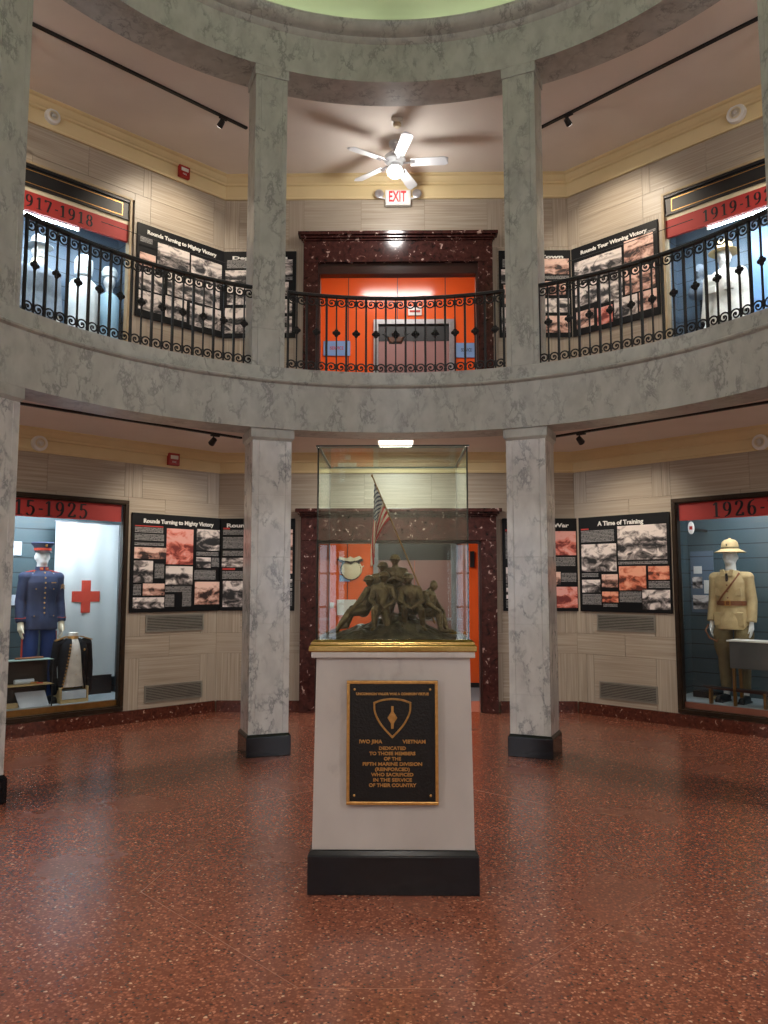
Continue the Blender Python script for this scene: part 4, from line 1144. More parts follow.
def case_up(phi, s, txt, x_txt, step, la, lb):
    c = empty('display_case', (0, 0, 0), 0, 'lit upper storey wall case with a red %s header and gold lined black panel' % txt, 'display case')
    wall_at(c, phi, s, 0, 3.5)
    W_, z0, z1 = .955, .22, 2.66
    mb = MB(); frame_rect(mb, -W_, W_, z0, z1, .03, -.03, .06); mb.build('outer_frame', M['frame_tan'], c, bevel=.003)
    mb = MB(); mb.box(-W_ + .03, W_ - .03, .0, .05, 2.385, z1 - .03); mb.box(-W_ + .03, W_ - .03, -.02, .0, z1 - .06, z1 - .03); mb.box(-W_ + .03, W_ - .03, -.012, .0, 2.385, 2.40)
    mb.build('top_panel', M['black'], c)
    mb = MB(); frame_rect(mb, -W_ + .11, W_ - .11, 2.42, 2.575, .008, -.004, .002); mb.build('gold_line', M['gold'], c)
    MB().box(-W_ + .03, W_ - .03, .01, .05, 2.335, 2.385).build('cream_strip', M['cream'], c)
    MB().box(-W_ + .03, W_ - .03, .012, .050, 2.125, 2.335).build('header', M['redband'], c)
    numerals(txt, .135, 'lettering', c, x_txt, 2.165, .0115, M['ink'], step=step)
    MB().box(-W_ + .03, W_ - .03, .052, .058, z0 + .03, 2.335).build('glass_pane', M['case_glass'], c)
    D = .86; H_ = 1.2
    mb = MB(); mb.box(-H_, H_, D, D + .03, z0, 2.75).box(-H_ - .03, -H_, .101, D + .03, z0, 2.75).box(H_, H_ + .03, .101, D + .03, z0, 2.75)
    mb.build('back_boards', M['boards_pale'], c)
    MB().box(-H_, H_, .101, D, z0 - .03, z0 + .03).build('case_floor', M['case_floor'], c)
    MB().box(-H_, H_, .101, D, 2.72, 2.75).build('case_ceiling', M['white'], c)
    MB().tube([(la, .095, 2.118), (lb, .095, 2.118)], .014, 10).build('light_strip', M['led'], c)
    MB().box(la - .02, la, .08, .11, 2.10, 2.72).box(lb, lb + .02, .08, .11, 2.10, 2.72).build('lamp_bracket', M['white'], c)
    lamp('lamp', 'AREA', (0, .17, 2.20), 42, (.82, .92, 1), rot=(R(22), 0, 0), size=1.6, size_y=.08, parent=c)
    return c
cu1 = case_up(-45, 0.0, '1917-1918', -.348, .80, -.90, .36)
cu2 = case_up(45, 0.0, '1919-1921', -.49, .80, -.46, .90)

# ------------------------------------------------------------------ MANNEQUINS
def mannequin(label, body_m='mannequin', hand_m=None, coat='navy', trouser='royal', hat='cap', kind='dress', group=None):
    t = empty('mannequin', (0, 0, 0), 0, label, 'mannequin', group)
    # body: one skin with head, neck, torso, arms with hands, legs and feet
    mb = MB()
    mb.ell((0, 0, 1.615), (.075, .092, .105), 20, 14); mb.ell((0, -.025, 1.555), (.055, .062, .055), 16, 10)
    mb.ell((0, -.098, 1.60), (.011, .016, .022), 10, 8)                      # nose
    mb.limb((-.018, -.078, 1.548), (.018, -.078, 1.548), .010, .010)         # mouth
    for s_ in (-1, 1):
        mb.ell((s_ * .078, .005, 1.60), (.010, .018, .028), 8, 8)           # ears
        mb.ell((s_ * .032, -.075, 1.635), (.022, .012, .008), 8, 6)         # brows
    mb.limb((0, .005, 1.42), (0, -.005, 1.55), .060, .055)
    mb.limb((-.09, 0, 1.36), (.09, 0, 1.36), .085, .085); mb.ell((0, 0, 1.22), (.145, .10, .19)); mb.ell((0, 0, 1.0), (.14, .10, .14))
    for s_ in (-1, 1):
        sh_ = V((s_ * .175, 0, 1.385)); el = V((s_ * .212, .015, 1.10)); wr = V((s_ * .218, -.045, .865))
        mb.limb((s_ * .10, 0, 1.37), sh_, .06, .055); mb.limb(sh_, el, .05, .038); mb.limb(el, wr, .038, .024)
        pm = wr + V((0, -.012, -.055)); mb.limb(wr, pm, .024, .030)
        mb.ell(pm, (.018, .036, .046), 12, 8)
        for k in range(4):
            b0 = pm + V((0, -.026 + .0175 * k, -.03)); ln = (.062, .072, .068, .052)[k]
            m1 = b0 + V((-s_ * .006, .0, -ln * .55)); m2 = m1 + V((-s_ * .016, .003, -ln * .40))
            mb.limb(b0, m1, .0095, .0085, 8); mb.limb(m1, m2, .0085, .007, 8)
        th0 = pm + V((0, -.030, .01)); th1 = th0 + V((-s_ * .006, -.022, -.030)); mb.limb(th0, th1, .011, .0095, 8); mb.limb(th1, th1 + V((-s_ * .008, -.004, -.025)), .0095, .008, 8)
        hp = V((s_ * .085, 0, .93)); kn = V((s_ * .10, -.015, .50)); an = V((s_ * .105, .015, .09))
        mb.limb(hp, kn, .085, .055); mb.limb(kn, an, .055, .035); mb.limb(an + V((0, 0, -.04)), an + V((s_ * .02, -.15, -.055)), .038, .028)
    blend(mb, 'body', M[body_m], .009, t, 2)
    # jacket: torso with skirt, sleeves and collar in one skin
    mb = MB()
    prof = [(.80, .192, .140), (.90, .186, .136), (1.0, .165, .120), (1.10, .155, .112), (1.22, .172, .122), (1.32, .186, .126), (1.39, .170, .112), (1.44, .105, .085), (1.455, .07, .07)]
    if kind == 'coat': prof = [(.55, .25, .2), (.75, .21, .16)] + prof[2:]
    if kind == 'bulky': prof = [(z, a * 1.12, b * 1.2) for z, a, b in prof]
    mb.loft([[(a * math.cos(2 * PI * i / 28), b * math.sin(2 * PI * i / 28) * (1.0), z) for i in range(28)] for z, a, b in prof])
    for s_ in (-1, 1):
        k_ = 1.15 if kind == 'bulky' else 1.0
        mb.limb((s_ * .12, 0, 1.375), (s_ * .185, 0, 1.375), .068, .064)
        mb.limb((s_ * .180, 0, 1.375), (s_ * .213, .015, 1.10), .064 * k_, .056 * k_)
        pth = [(s_ * .213, .015, 1.12), (s_ * .219, -.012, 1.0), (s_ * .221, -.042, .885)]
        mb.tube(pth, [.055 * k_, .052 * k_, .050 * k_], 16)
    blend(mb, 'jacket', M[coat], .008, t, 2)
    # trousers
    mb = MB()
    mb.limb((-.05, 0, .93), (.05, 0, .93), .10, .10)
    for s_ in (-1, 1):
        if trouser == 'khaki_dark':
            mb.tube([(s_ * .09, 0, .92), (s_ * .115, 0, .75), (s_ * .115, -.005, .60), (s_ * .105, -.012, .50)], [.075, .105, .098, .072], 18)
            mb.tube([(s_ * .105, -.012, .51), (s_ * .105, .0, .34), (s_ * .105, .012, .12)], [.068, .068, .052], 18)
        else:
            mb.tube([(s_ * .088, 0, .92), (s_ * .098, -.008, .6), (s_ * .103, .0, .35), (s_ * .105, .008, .06)], [.082, .082, .078, .080], 18)
    blend(mb, 'trousers', M[trouser], .009, t, 2)
    for s_ in (-1, 1):
        mb = MB(); mb.limb((s_ * .107, .02, .045), (s_ * .125, -.16, .035), .045, .038); mb.box(s_ * .115 - .045, s_ * .115 + .045, -.19, .06, 0, .02)
        blend(mb, 'shoe', M['blackleather'], .007, t, 2)
    if hand_m:
        for s_ in (-1, 1):
            mb = MB(); pm = V((s_ * .220, -.057, .81))
            mb.limb((s_ * .22, -.045, .87), pm, .032, .036); mb.ell(pm, (.024, .042, .052), 12, 8)
            for k in range(4):
                b0 = pm + V((0, -.027 + .018 * k, -.03)); ln = (.064, .075, .070, .054)[k]
                m1 = b0 + V((-s_ * .006, 0, -ln * .55)); m2 = m1 + V((-s_ * .016, .003, -ln * .42))
                mb.limb(b0, m1, .0105, .010, 8); mb.limb(m1, m2, .010, .0085, 8)
            th0 = pm + V((0, -.034, .01)); mb.limb(th0, th0 + V((-s_ * .01, -.024, -.045)), .013, .010, 8)
            blend(mb, 'glove', M[hand_m], .0055, t, 1)
    return t
def part(t, name):
    for c in t.children:
        if c.name.split('.')[0] == name: return c
def fy(x, z, k=1.0):        # front surface of the jacket at height z
    pr = [(.80, .192, .140), (.90, .186, .136), (1.0, .165, .120), (1.10, .155, .112), (1.22, .172, .122), (1.32, .186, .126), (1.39, .170, .112), (1.44, .105, .085)]
    for i in range(len(pr) - 1):
        if pr[i][0] <= z <= pr[i + 1][0]:
            f = (z - pr[i][0]) / (pr[i + 1][0] - pr[i][0]); a = pr[i][1] + f * (pr[i + 1][1] - pr[i][1]); b = pr[i][2] + f * (pr[i + 1][2] - pr[i][2])
            return -b * math.sqrt(max(0, 1 - (x / a) ** 2)) * k
    return -.1
def buttons(t, zs, xs=(0,), m='gold', r=.010):
    for z in zs:
        for x in xs:
            MB().ell((x, fy(x, z) - .002, z), (r, .006, r), 12, 8).build('button', M[m], part(t, 'jacket'), smooth=True)
def flap(t, x, z, wd, ht, m, name='pocket_flap'):
    mb = MB(); n = 6; top = []; 
    rings = []
    for k in range(n + 1):
        xx = x - wd / 2 + wd * k / n; dip = ht * (1 - .35 * abs(2 * k / n - 1))
        y1 = fy(xx, z); y2 = fy(xx, z - dip)
        rings.append([(xx, y1 - .009, z), (xx, y2 - .009, z - dip), (xx, y2 + .004, z - dip), (xx, y1 + .004, z)])
    mb.loft(rings); mb.build(name, m, part(t, 'jacket'))
# -- blue dress uniform in the ground floor left case
man1 = mannequin('white faced mannequin in a navy dress uniform with peaked cap beside the red cross banner', hand_m='glove')
mb = MB(); mb.lathe([(.083, 1.655), (.086, 1.70), (.090, 1.712), (.118, 1.745), (.122, 1.757), (.110, 1.768), (.02, 1.775)], 28)
mb.build('peaked_cap', M['navy'], man1, smooth=True)
MB().lathe([(.086, 1.676), (.0905, 1.676), (.0925, 1.702), (.086, 1.702)], 28).build('cap_band', M['redcloth'], part(man1, 'peaked_cap'), smooth=True)
mb = MB(); rings = []
for k in range(13):
    a = R(-62 + 124 * k / 12) - PI / 2; rr = .045 * math.cos((k - 6) / 6 * PI / 2) ** .7 if abs(k - 6) < 6 else .0
    x0, y0 = .088 * math.cos(a), .088 * math.sin(a); x1, y1 = (.088 + rr) * math.cos(a), (.088 + rr) * math.sin(a)
    rings.append([(x0, y0, 1.672), (x1, y1, 1.652), (x1, y1, 1.648), (x0, y0, 1.664)])
mb.loft(rings); mb.build('cap_peak', M['blackleather'], part(man1, 'peaked_cap'))
MB().ell((0, -.108, 1.728), (.015, .008, .017), 12, 8).build('cap_badge', M['gold'], part(man1, 'peaked_cap'), smooth=True)
MB().lathe([(.072, 1.44), (.076, 1.44), (.066, 1.495), (.062, 1.495)], 24).build('collar', M['navy'], man1, smooth=True)
for s_ in (-1, 1):
    MB().box(s_ * .028 - .016, s_ * .028 + .016, -.076, -.060, 1.455, 1.485).build('collar_patch', M['redcloth'], part(man1, 'collar'))
    MB().ell((s_ * .028, -.078, 1.470), (.009, .004, .009), 8, 6).build('collar_badge', M['gold'], part(man1, 'collar'))
    flap(man1, s_ * .095, 1.275, .095, .040, M['navy']); flap(man1, s_ * .105, .985, .10, .045, M['navy'])
    MB().ell((s_ * .095, fy(.095, 1.25) - .012, 1.248), (.007, .004, .007), 8, 6).build('button', M['gold'], part(man1, 'jacket'))
    MB().ell((s_ * .105, fy(.105, .95) - .012, .952), (.007, .004, .007), 8, 6).build('button', M['gold'], part(man1, 'jacket'))
    MB().ell((s_ * .10, -.045, 1.436), (.008, .008, .006), 8, 6).build('button', M['gold'], part(man1, 'jacket'))
    mb = MB(); mb.tube([(s_ * .07, -.02, 1.452), (s_ * .13, -.02, 1.442), (s_ * .20, -.02, 1.425)], .006, 8); mb.build('shoulder_piping', M['redcloth'], part(man1, 'jacket'))
    mb = MB(); pth = [(s_ * .221 + .054 * math.cos(R(a)), -.034 + .052 * math.sin(R(a)), .925 + .008 * abs(math.sin(R(a * 2)))) for a in range(0, 361, 20)]
    mb.tube(pth, .0028, 6, up=(0, 0, 1)); mb.build('cuff_braid', M['redcloth'], part(man1, 'jacket'))
    MB().box(s_ * .182 - .003, s_ * .182 + .003, -.02, .02, .10, .78).build('trouser_stripe', M['redcloth'], part(man1, 'trousers'))
buttons(man1, [1.425 - .055 * k for k in range(9)])
mb = MB(); mb.box(.055, .12, fy(.09, 1.32) - .006, fy(.09, 1.32) + .02, 1.312, 1.322); mb.build('medal_bar', M['gold'], part(man1, 'jacket'))
mb = MB()
for k in range(3):
    z = 1.25 + k * .018; mb.prism([(.195, z), (.218, z + .02), (.241, z), (.241, z - .007), (.218, z + .013), (.195, z - .007)][::-1], -.058, -.045)
mb.build('chevron', M['gold'], part(man1, 'jacket'))
wall_at(man1, -45, .24, .42, CZ)
# -- a second figure next to it, whose gloved hand shows at the column's edge
man2 = mannequin('dark uniformed mannequin partly hidden by the far left column, one hand showing', hand_m='glove', coat='blackwool', trouser='blackwool')
MB().lathe([(.083, 1.655), (.086, 1.70), (.118, 1.745), (.110, 1.768), (.02, 1.775)], 24).build('peaked_cap', M['blackwool'], man2, smooth=True)
wall_at(man2, -45, -.35, .60, CZ)
# -- khaki uniform in the ground floor right case
man3 = mannequin('white faced mannequin in a khaki uniform, sun helmet and brown belt', coat='khaki', trouser='khaki_dark')
MB().lathe([(.165, 1.655), (.168, 1.660), (.120, 1.682), (.092, 1.700), (.092, 1.735), (.082, 1.775), (.055, 1.80), (.02, 1.808), (.012, 1.82), (.002, 1.822)], 32).build('sun_helmet', M['khaki'], man3, smooth=True)
MB().lathe([(.093, 1.695), (.097, 1.695), (.096, 1.718), (.092, 1.718)], 32).build('helmet_band', M['khaki_dark'], part(man3, 'sun_helmet'), smooth=True)
MB().ell((0, -.094, 1.74), (.008, .005, .011), 8, 6).build('helmet_badge', M['ink'], part(man3, 'sun_helmet'))
for s_ in (-1, 1):
    mb = MB(); mb.prism([(s_ * .002, 1.39), (s_ * .035, 1.465), (s_ * .075, 1.46), (s_ * .06, 1.385)] if s_ < 0 else [(.06, 1.385), (.075, 1.46), (.035, 1.465), (.002, 1.39)], -.124, -.085)
    mb.build('lapel', M['khaki'], part(man3, 'jacket'), bevel=.004)
    flap(man3, s_ * .095, 1.28, .10, .045, M['khaki']); flap(man3, s_ * .105, 1.02, .12, .06, M['khaki'])
    mb = MB(); mb.box(s_ * .095 - .045, s_ * .095 + .045, fy(.1, 1.22) - .006, fy(.1, 1.22) + .02, 1.17, 1.26); mb.build('pocket', M['khaki'], part(man3, 'jacket'), bevel=.006)
    mb = MB(); mb.box(s_ * .105 - .058, s_ * .105 + .058, fy(.11, .92) - .010, fy(.11, .92) + .02, .84, .99); mb.build('pocket', M['khaki'], part(man3, 'jacket'), bevel=.008)
MB().box(-.012, .012, -.135, -.11, 1.33, 1.42).build('necktie', M['ink'], man3, bevel=.003)
buttons(man3, [1.36, 1.29, 1.22, 1.15], m='leather', r=.009)
mb = MB(); mb.loft([[(a * math.cos(2 * PI * i / 32), b * math.sin(2 * PI * i / 32), z) for i in range(32)] for z, a, b in ((1.065, .150, .108), (1.065, .168, .126), (1.115, .166, .124), (1.115, .150, .106))], closed=True)
mb.build('belt', M['leather'], man3, smooth=True)
mb = MB(); frame_rect(mb, -.03, .03, 1.062, 1.118, .008, -.132, -.122); mb.build('belt_buckle', M['gold'], part(man3, 'belt'))
mb = MB(); mb.tube([(-.13, -.085, 1.08), (-.05, -.128, 1.18), (.05, -.132, 1.30), (.12, -.07, 1.425)], .010, 8, flat=.35); mb.build('shoulder_strap', M['leather'], man3)
wall_at(man3, 45, -.505, .42, CZ)
# -- upper storey cases
man4 = mannequin('mannequin in a grey blue wool uniform with a pale hat in the upper left case', coat='greywool', trouser='greywool', kind='bulky')
MB().lathe([(.15, 1.675), (.152, 1.68), (.095, 1.70), (.088, 1.77), (.06, 1.80), (.01, 1.805)], 28).build('brimmed_hat', M['palecloth'], man4, smooth=True)
MB().lathe([(.07, 1.40), (.10, 1.42), (.075, 1.52), (.05, 1.50)], 24).build('scarf', M['cream'], man4, smooth=True)
wall_at(man4, -45, .06, .42, 3.75)
man5 = mannequin('mannequin in an off-white summer uniform and tan hat in the upper right case', coat='whitecloth', trouser='whitecloth', kind='bulky')
MB().lathe([(.17, 1.665), (.172, 1.67), (.10, 1.70), (.095, 1.76), (.07, 1.80), (.01, 1.815)], 28).build('brimmed_hat', M['khaki'], man5, smooth=True)
for s_ in (-1, 1): flap(man5, s_ * .095, 1.27, .10, .05, M['whitecloth']); MB().box(s_ * .10 - .05, s_ * .10 + .05, -.165, -.12, 1.16, 1.25).build('pocket', M['whitecloth'], man5, bevel=.008)
buttons(man5, [1.36, 1.27, 1.18, 1.09], m='leather')
wall_at(man5, 45, -.43, .42, 3.75)
# draped white cape on a stand in the upper left case
def dressform(label, m, m2):
    t = empty('cape_display', (0, 0, 0), 0, label, 'garment')
    mb = MB(); rings = []
    for z, a, b in ((.02, .21, .18), (.4, .205, .17), (.8, .20, .15), (1.1, .20, .14), (1.3, .20, .12), (1.4, .15, .10), (1.46, .07, .07)):
        rings.append([((a + .016 * math.sin(i * 5 * 2 * PI / 60 * 2) * (1.5 - z)) * math.cos(2 * PI * i / 60), (b + .016 * math.sin(i * 5 * 2 * PI / 60 * 2) * (1.5 - z)) * math.sin(2 * PI * i / 60), z) for i in range(60)])
    mb.loft(rings); mb.build('cape', M[m], t, smooth=True)
    mb = MB(); mb.ell((0, 0, 1.60), (.075, .09, .105)); mb.limb((0, 0, 1.44), (0, 0, 1.55), .05, .05); mb.ell((0, -.09, 1.59), (.012, .014, .02))
    blend(mb, 'head', M['mannequin'], .008, t)
    mb = MB(); mb.lathe([(.10, 1.50), (.11, 1.60), (.105, 1.68), (.07, 1.74), (.01, 1.76)], 24, c=(0, .02, 0)); mb.build('veil', M[m2], t, smooth=True)
    return t
df = dressform('mannequin head and long white draped cape in the upper left case', 'palecloth', 'linen')
wall_at(df, -45, .60, .45, 3.75)
df2 = empty('dress_uniform_form', (0, 0, 0), 0, 'pale blue dress and hat at the right end of the upper left case', 'garment')
mb = MB(); mb.lathe([(.17, .02), (.16, .5), (.13, 1.0), (.15, 1.25), (.12, 1.38), (.05, 1.44)], 28); mb.build('dress', M['skybluecloth'], df2, smooth=True)
mb = MB(); mb.ell((0, 0, 1.58), (.07, .08, .10)); mb.limb((0, 0, 1.42), (0, 0, 1.55), .045, .045); blend(mb, 'head', M['mannequin'], .008, df2)
mb = MB(); mb.lathe([(.09, 1.64), (.10, 1.70), (.07, 1.76), (.01, 1.78)], 20); mb.build('hat', M['linen'], df2, smooth=True)
wall_at(df2, -45, 1.0, .64, 3.75)
# panel with pictures in the upper right case, crossed pale boards
pn = empty('picture_panel', (0, 0, 0), 0, 'pale picture panel at the right of the off-white uniform', 'panel')
MB().box(-.36, .36, 0, .03, .6, 1.95).build('board', M['sign_blue'], pn)
for x0, z0, x1, z1, m in ((-.12, 1.15, .32, 1.85, 'photo_pink'), (-.10, .75, .30, 1.08, 'cream')): MB().box(x0, x1, -.006, 0, z0, z1).build('photo_print', M[m], pn)
wall_at(pn, 45, .12, .70, 3.75)
MB().box(-.32, .32, .002, .03, 0, .6).build('stand', M['case_floor'], pn)
hd_ = empty('bust_mannequin', (0, 0, 0), 0, 'small white mannequin head on a post at the left of the upper right case', 'mannequin')
mb = MB(); mb.ell((0, 0, 1.60), (.07, .085, .10)); mb.limb((0, 0, 1.45), (0, 0, 1.55), .045, .045); mb.ell((0, -.085, 1.59), (.012, .014, .02)); mb.ell((0, 0, 1.36), (.16, .09, .12)); blend(mb, 'bust', M['greywool'], .008, hd_)
MB().lathe([(.10, 0), (.10, .02), (.02, .03), (.02, 1.27)], 16).build('post', M['black'], hd_)
wall_at(hd_, 45, -.80, .62, 3.75)

# ------------------------------------------------------------------ things in the ground floor left case
bn = empty('red_cross_banner', (0, 0, 0), 0, 'tall white banner with a red cross hanging in the left case', 'banner')
mb = MB(); n = 20; rings = []
for k in range(n + 1):
    x = -.385 + .77 * k / n; y = .006 * math.sin(k * .9)
    rings.append([(x, y, .0), (x, y, 1.84), (x, y + .004, 1.84), (x, y + .004, .0)])
mb.loft(rings); mb.build('cloth', M['linen'], bn, smooth=True)
mb = MB(); a, b = .055, .168
mb.prism([(-a, -b), (a, -b), (a, -a), (b, -a), (b, a), (a, a), (a, b), (-a, b), (-a, a), (-b, a), (-b, -a), (-a, -a)], -.010, -.004)
for i, p in enumerate(mb.v): mb.v[i] = Vector((p.x, p.y, p.z * 1.14)) + Vector((-.005, 0, .965))
mb.build('red_cross', M['redcloth'], bn)
MB().tube([(-.40, .0, 1.845), (.40, .0, 1.845)], .010, 8).build('hanging_rod', M['steel'], bn)
wall_at(bn, -45, .855, .66, .46)
bp = tag(MB().box(-.42, .42, 0, .03, 0, .22).build('kick_panel', M['black']), 'low black panel under the red cross banner', 'panel')
wall_at(bp, -45, .775, .64, CZ)
# black mess jacket with white waistcoat on a form
mj = empty('jacket_form', (0, 0, 0), 0, 'black jacket with gold braid over a white waistcoat on a headless form', 'garment')
mb = MB(); mb.loft([[(a * math.cos(2 * PI * i / 24), b * math.sin(2 * PI * i / 24), z) for i in range(24)] for z, a, b in ((.0, .15, .10), (.12, .13, .105), (.25, .14, .112), (.38, .16, .105), (.48, .15, .09), (.545, .07, .06), (.56, .055, .055))])
mb.build('waistcoat', M['whitecloth'], mj, smooth=True)
MB().lathe([(.052, .55), (.060, .552), (.058, .615), (.048, .62)], 20).build('collar', M['whitecloth'], mj, smooth=True)
MB().lathe([(.062, .545), (.066, .550), (.064, .575), (.058, .578)], 20).build('collar_braid', M['gold'], mj, smooth=True)
for s_ in (-1, 1):
    mb = MB(); rings = []
    for z, xi, a, b in ((-.03, .145, .185, .115), (.1, .118, .165, .108), (.25, .088, .175, .118), (.40, .066, .185, .122), (.50, .050, .165, .10), (.55, .045, .085, .072)):
        ring = []
        ph0 = math.acos(min(1, xi / a))
        for k in range(13):
            ph = -ph0 + (ph0 + PI / 2) * k / 12; ring.append((s_ * a * math.cos(ph), b * math.sin(ph), z))
        for k in range(12, -1, -1):
            ph = -ph0 + (ph0 + PI / 2) * k / 12; ring.append((s_ * (a - .012) * math.cos(ph), (b - .012) * math.sin(ph), z))
        rings.append(ring)
    mb.loft(rings); mb.build('jacket_front', M['blackwool'], mj, smooth=True, auto=50)
    mb = MB(); mb.limb((s_ * .14, 0, .50), (s_ * .185, 0, .49), .05, .052); mb.limb((s_ * .19, .01, .49), (s_ * .225, .02, .22), .052, .045); mb.limb((s_ * .225, .02, .22), (s_ * .215, -.01, -.05), .045, .038)
    blend(mb, 'sleeve', M['blackwool'], .007, mj)
    mb = MB(); mb.box(-.075, .075, -.03, .03, 0, .012); o = mb.build('shoulder_board', M['gold'], mj, loc=(s_ * .155, -.012, .545)); o.rotation_euler = (0, s_ * R(16), 0)
for k in range(14):
    z = .48 - k * .037; xi = -(.072 + .075 * (k / 14) ** 1.2)
    MB().ell((xi, -math.sqrt(max(.0, 1 - (xi / .175) ** 2)) * .116 - .008, z), (.014, .008, .011), 8, 6).build('button', M['gold'], mj)
for k in range(3): MB().ell((0.01, -.112 + .004 * k, .36 - .11 * k), (.006, .004, .006), 8, 6).build('button', M['gold'], mj)
MB().ell((.105, -.105, .42), (.012, .006, .014), 8, 6).build('badge', M['gold'], mj)
wall_at(mj, -45, .545, .24, CZ + .17); mj.scale = (.90, .90, .96)
bx = empty('display_box', (0, 0, 0), 0, 'low tan wooden box of papers under the black jacket', 'box')
mb = MB(); mb.box(-.155, .155, -.10, .10, 0, .035).box(-.155, .155, .085, .10, .035, .17).box(-.155, -.14, -.10, .085, .035, .17).box(.14, .155, -.10, .085, .035, .17); mb.build('tray', M['khaki'], bx, bevel=.003)
MB().box(-.135, .135, -.09, .08, .04, .13).build('papers', M['paper'], bx, bevel=.004)
wall_at(bx, -45, .545, .24, CZ)
# small glass shelf unit with objects
sv = empty('shelf_unit', (0, 0, 0), 0, 'small dark two tier glass shelf unit at the foot of the navy mannequin', 'shelf')
for z in (.24, .50): MB().box(-.30, .20, -.09, .10, z - .008, z).build('shelf', M['glass_rim'] if z > .4 else M['khaki'], sv)
for x in (-.295, .19):
    for y in (-.085, .09): MB().box(x - .005, x + .005, y - .005, y + .005, 0, .50).build('leg', M['black'], sv)
MB().box(-.30, .20, .092, .10, 0, .49).build('back_panel', M['black'], sv)
wall_at(sv, -45, .085, .17, CZ)
def small(name, mb, m, phi, s, d, z, label, cat, rz=0, group=None):
    o = mb.build(name, M[m], bevel=.002); wall_at(o, phi, s, d, z); o.rotation_euler = (o.rotation_euler[0], 0, o.rotation_euler[2] + rz); return tag(o, label, cat, group)
small('rolled_paper', MB().tube([(-.10, 0, .028), (.10, 0, .028)], .026, 12), 'paper', -45, .02, .20, CZ + .24, 'white rolled paper on the lower shelf of the shelf unit', 'paper')
small('medal', MB().box(-.04, .04, -.01, .01, 0, .02), 'gold', -45, .12, .18, CZ + .24, 'small gold medal on the lower shelf of the shelf unit', 'medal')
small('red_ribbon', MB().box(-.03, .03, -.012, .012, 0, .012), 'redcloth', -45, .17, .16, CZ + .24, 'small folded red ribbon on the lower shelf of the shelf unit', 'ribbon')
small('baton', MB().tube([(-.16, 0, .012), (.14, .02, .012)], .011, 8), 'leather', -45, .08, .20, CZ + .50, 'thin brown baton on the top shelf of the shelf unit', 'baton')
def openbook(label, phi, s, d, z, wd=.30, ht=.15):
    o = MB(); o.add([(-wd / 2, -.04, 0), (wd / 2, -.04, 0), (wd / 2 - .01, .07, ht), (-wd / 2 - .02, .07, ht), (-wd / 2, -.025, 0), (wd / 2, -.025, 0), (wd / 2 - .01, .085, ht), (-wd / 2 - .02, .085, ht)],
                    [(0, 1, 2, 3), (7, 6, 5, 4), (0, 4, 5, 1), (1, 5, 6, 2), (2, 6, 7, 3), (3, 7, 4, 0)])
    b = o.build('document', M['paper']); wall_at(b, phi, s, d, z); return tag(b, label, 'paper')
openbook('white printed document propped at the front left of the left case', -45, .115, .165, CZ + .002)
small('wooden_block', MB().box(-.12, .12, -.03, .03, 0, .05), 'khaki', -45, -.16, .20, CZ, 'tan wooden block at the front corner of the left case', 'block')
# pale framed notices on the blue back boards, left case
for k, (s, z, w_, h_) in enumerate(((-.02, 1.90, .36, .16), (.0, 1.33, .26, .12), (-.35, 1.7, .3, .3))):
    o = MB().box(-w_ / 2, w_ / 2, -.012, 0, 0, h_).build('notice_card', M['paper'], bevel=.002); wall_at(o, -45, s, .855, z)
    tag(o, ('pale notice card on the blue boards beside the navy cap', 'pale notice card on the blue boards behind the navy shoulder', 'pale notice card hidden behind the far left column')[k], 'card')

# ------------------------------------------------------------------ things in the ground floor right case
vt = empty('grey_display_table', (0, 0, 0), 0, 'grey box display table with white top beside the khaki mannequin', 'table')
MB().box(-.02, .72, -.12, .12, .40, .685).build('box', M['box_grey'], vt, bevel=.004)
MB().box(-.04, .74, -.14, .14, .685, .70).build('tabletop', M['white'], vt)
for x in (.01, .68):
    for y in (-.09, .09): MB().box(x - .015, x + .015, y - .015, y + .015, 0, .40).build('leg', M['brass_dull'], vt)
wall_at(vt, 45, -.40, .20, CZ)
rf = empty('rifle', (0, 0, 0), 0, 'long dark rifle resting on two stands before the khaki mannequin', 'rifle')
mb = MB(); mb.tube([(-.05, 0, .185), (.45, 0, .18), (.95, 0, .175)], [.010, .012, .012], 10); mb.build('barrel', M['black'], rf)
mb = MB(); mb.prism([(-.02, .16), (.55, .145), (.75, .10), (.98, .08), (.98, .17), (.78, .175), (.55, .18), (-.02, .178)][::-1], -.015, .015); mb.build('stock', M['darkwood'], rf, bevel=.004)
for x in (.03, .60): MB().box(x - .012, x + .012, -.03, .03, 0, .16).build('stand', M['brass_dull'], rf)
wall_at(rf, 45, -.68, .075 + .035, CZ)
small('black_case', MB().box(-.16, .16, -.07, .07, 0, .07), 'black', 45, -.86, .55, CZ, 'low black box in the rear left corner of the right case', 'box')
small('tan_cap', MB().ell((0, 0, .02), (.10, .07, .02), 14, 8), 'khaki', 45, -.72, .45, CZ, 'flat folded tan cap at the mannequin\'s feet', 'cap')
hk = tag(MB().tube([(0, 0, .10), (-.03, -.02, .03), (.02, -.04, -.05), (.10, -.04, -.09), (.14, -.03, -.04)], .010, 8).build('leather_strap', M['leather'], smooth=True), 'curved tan leather strap hanging from the khaki mannequin\'s hand', 'strap')
wall_at(hk, 45, -.755, .36, 1.02)
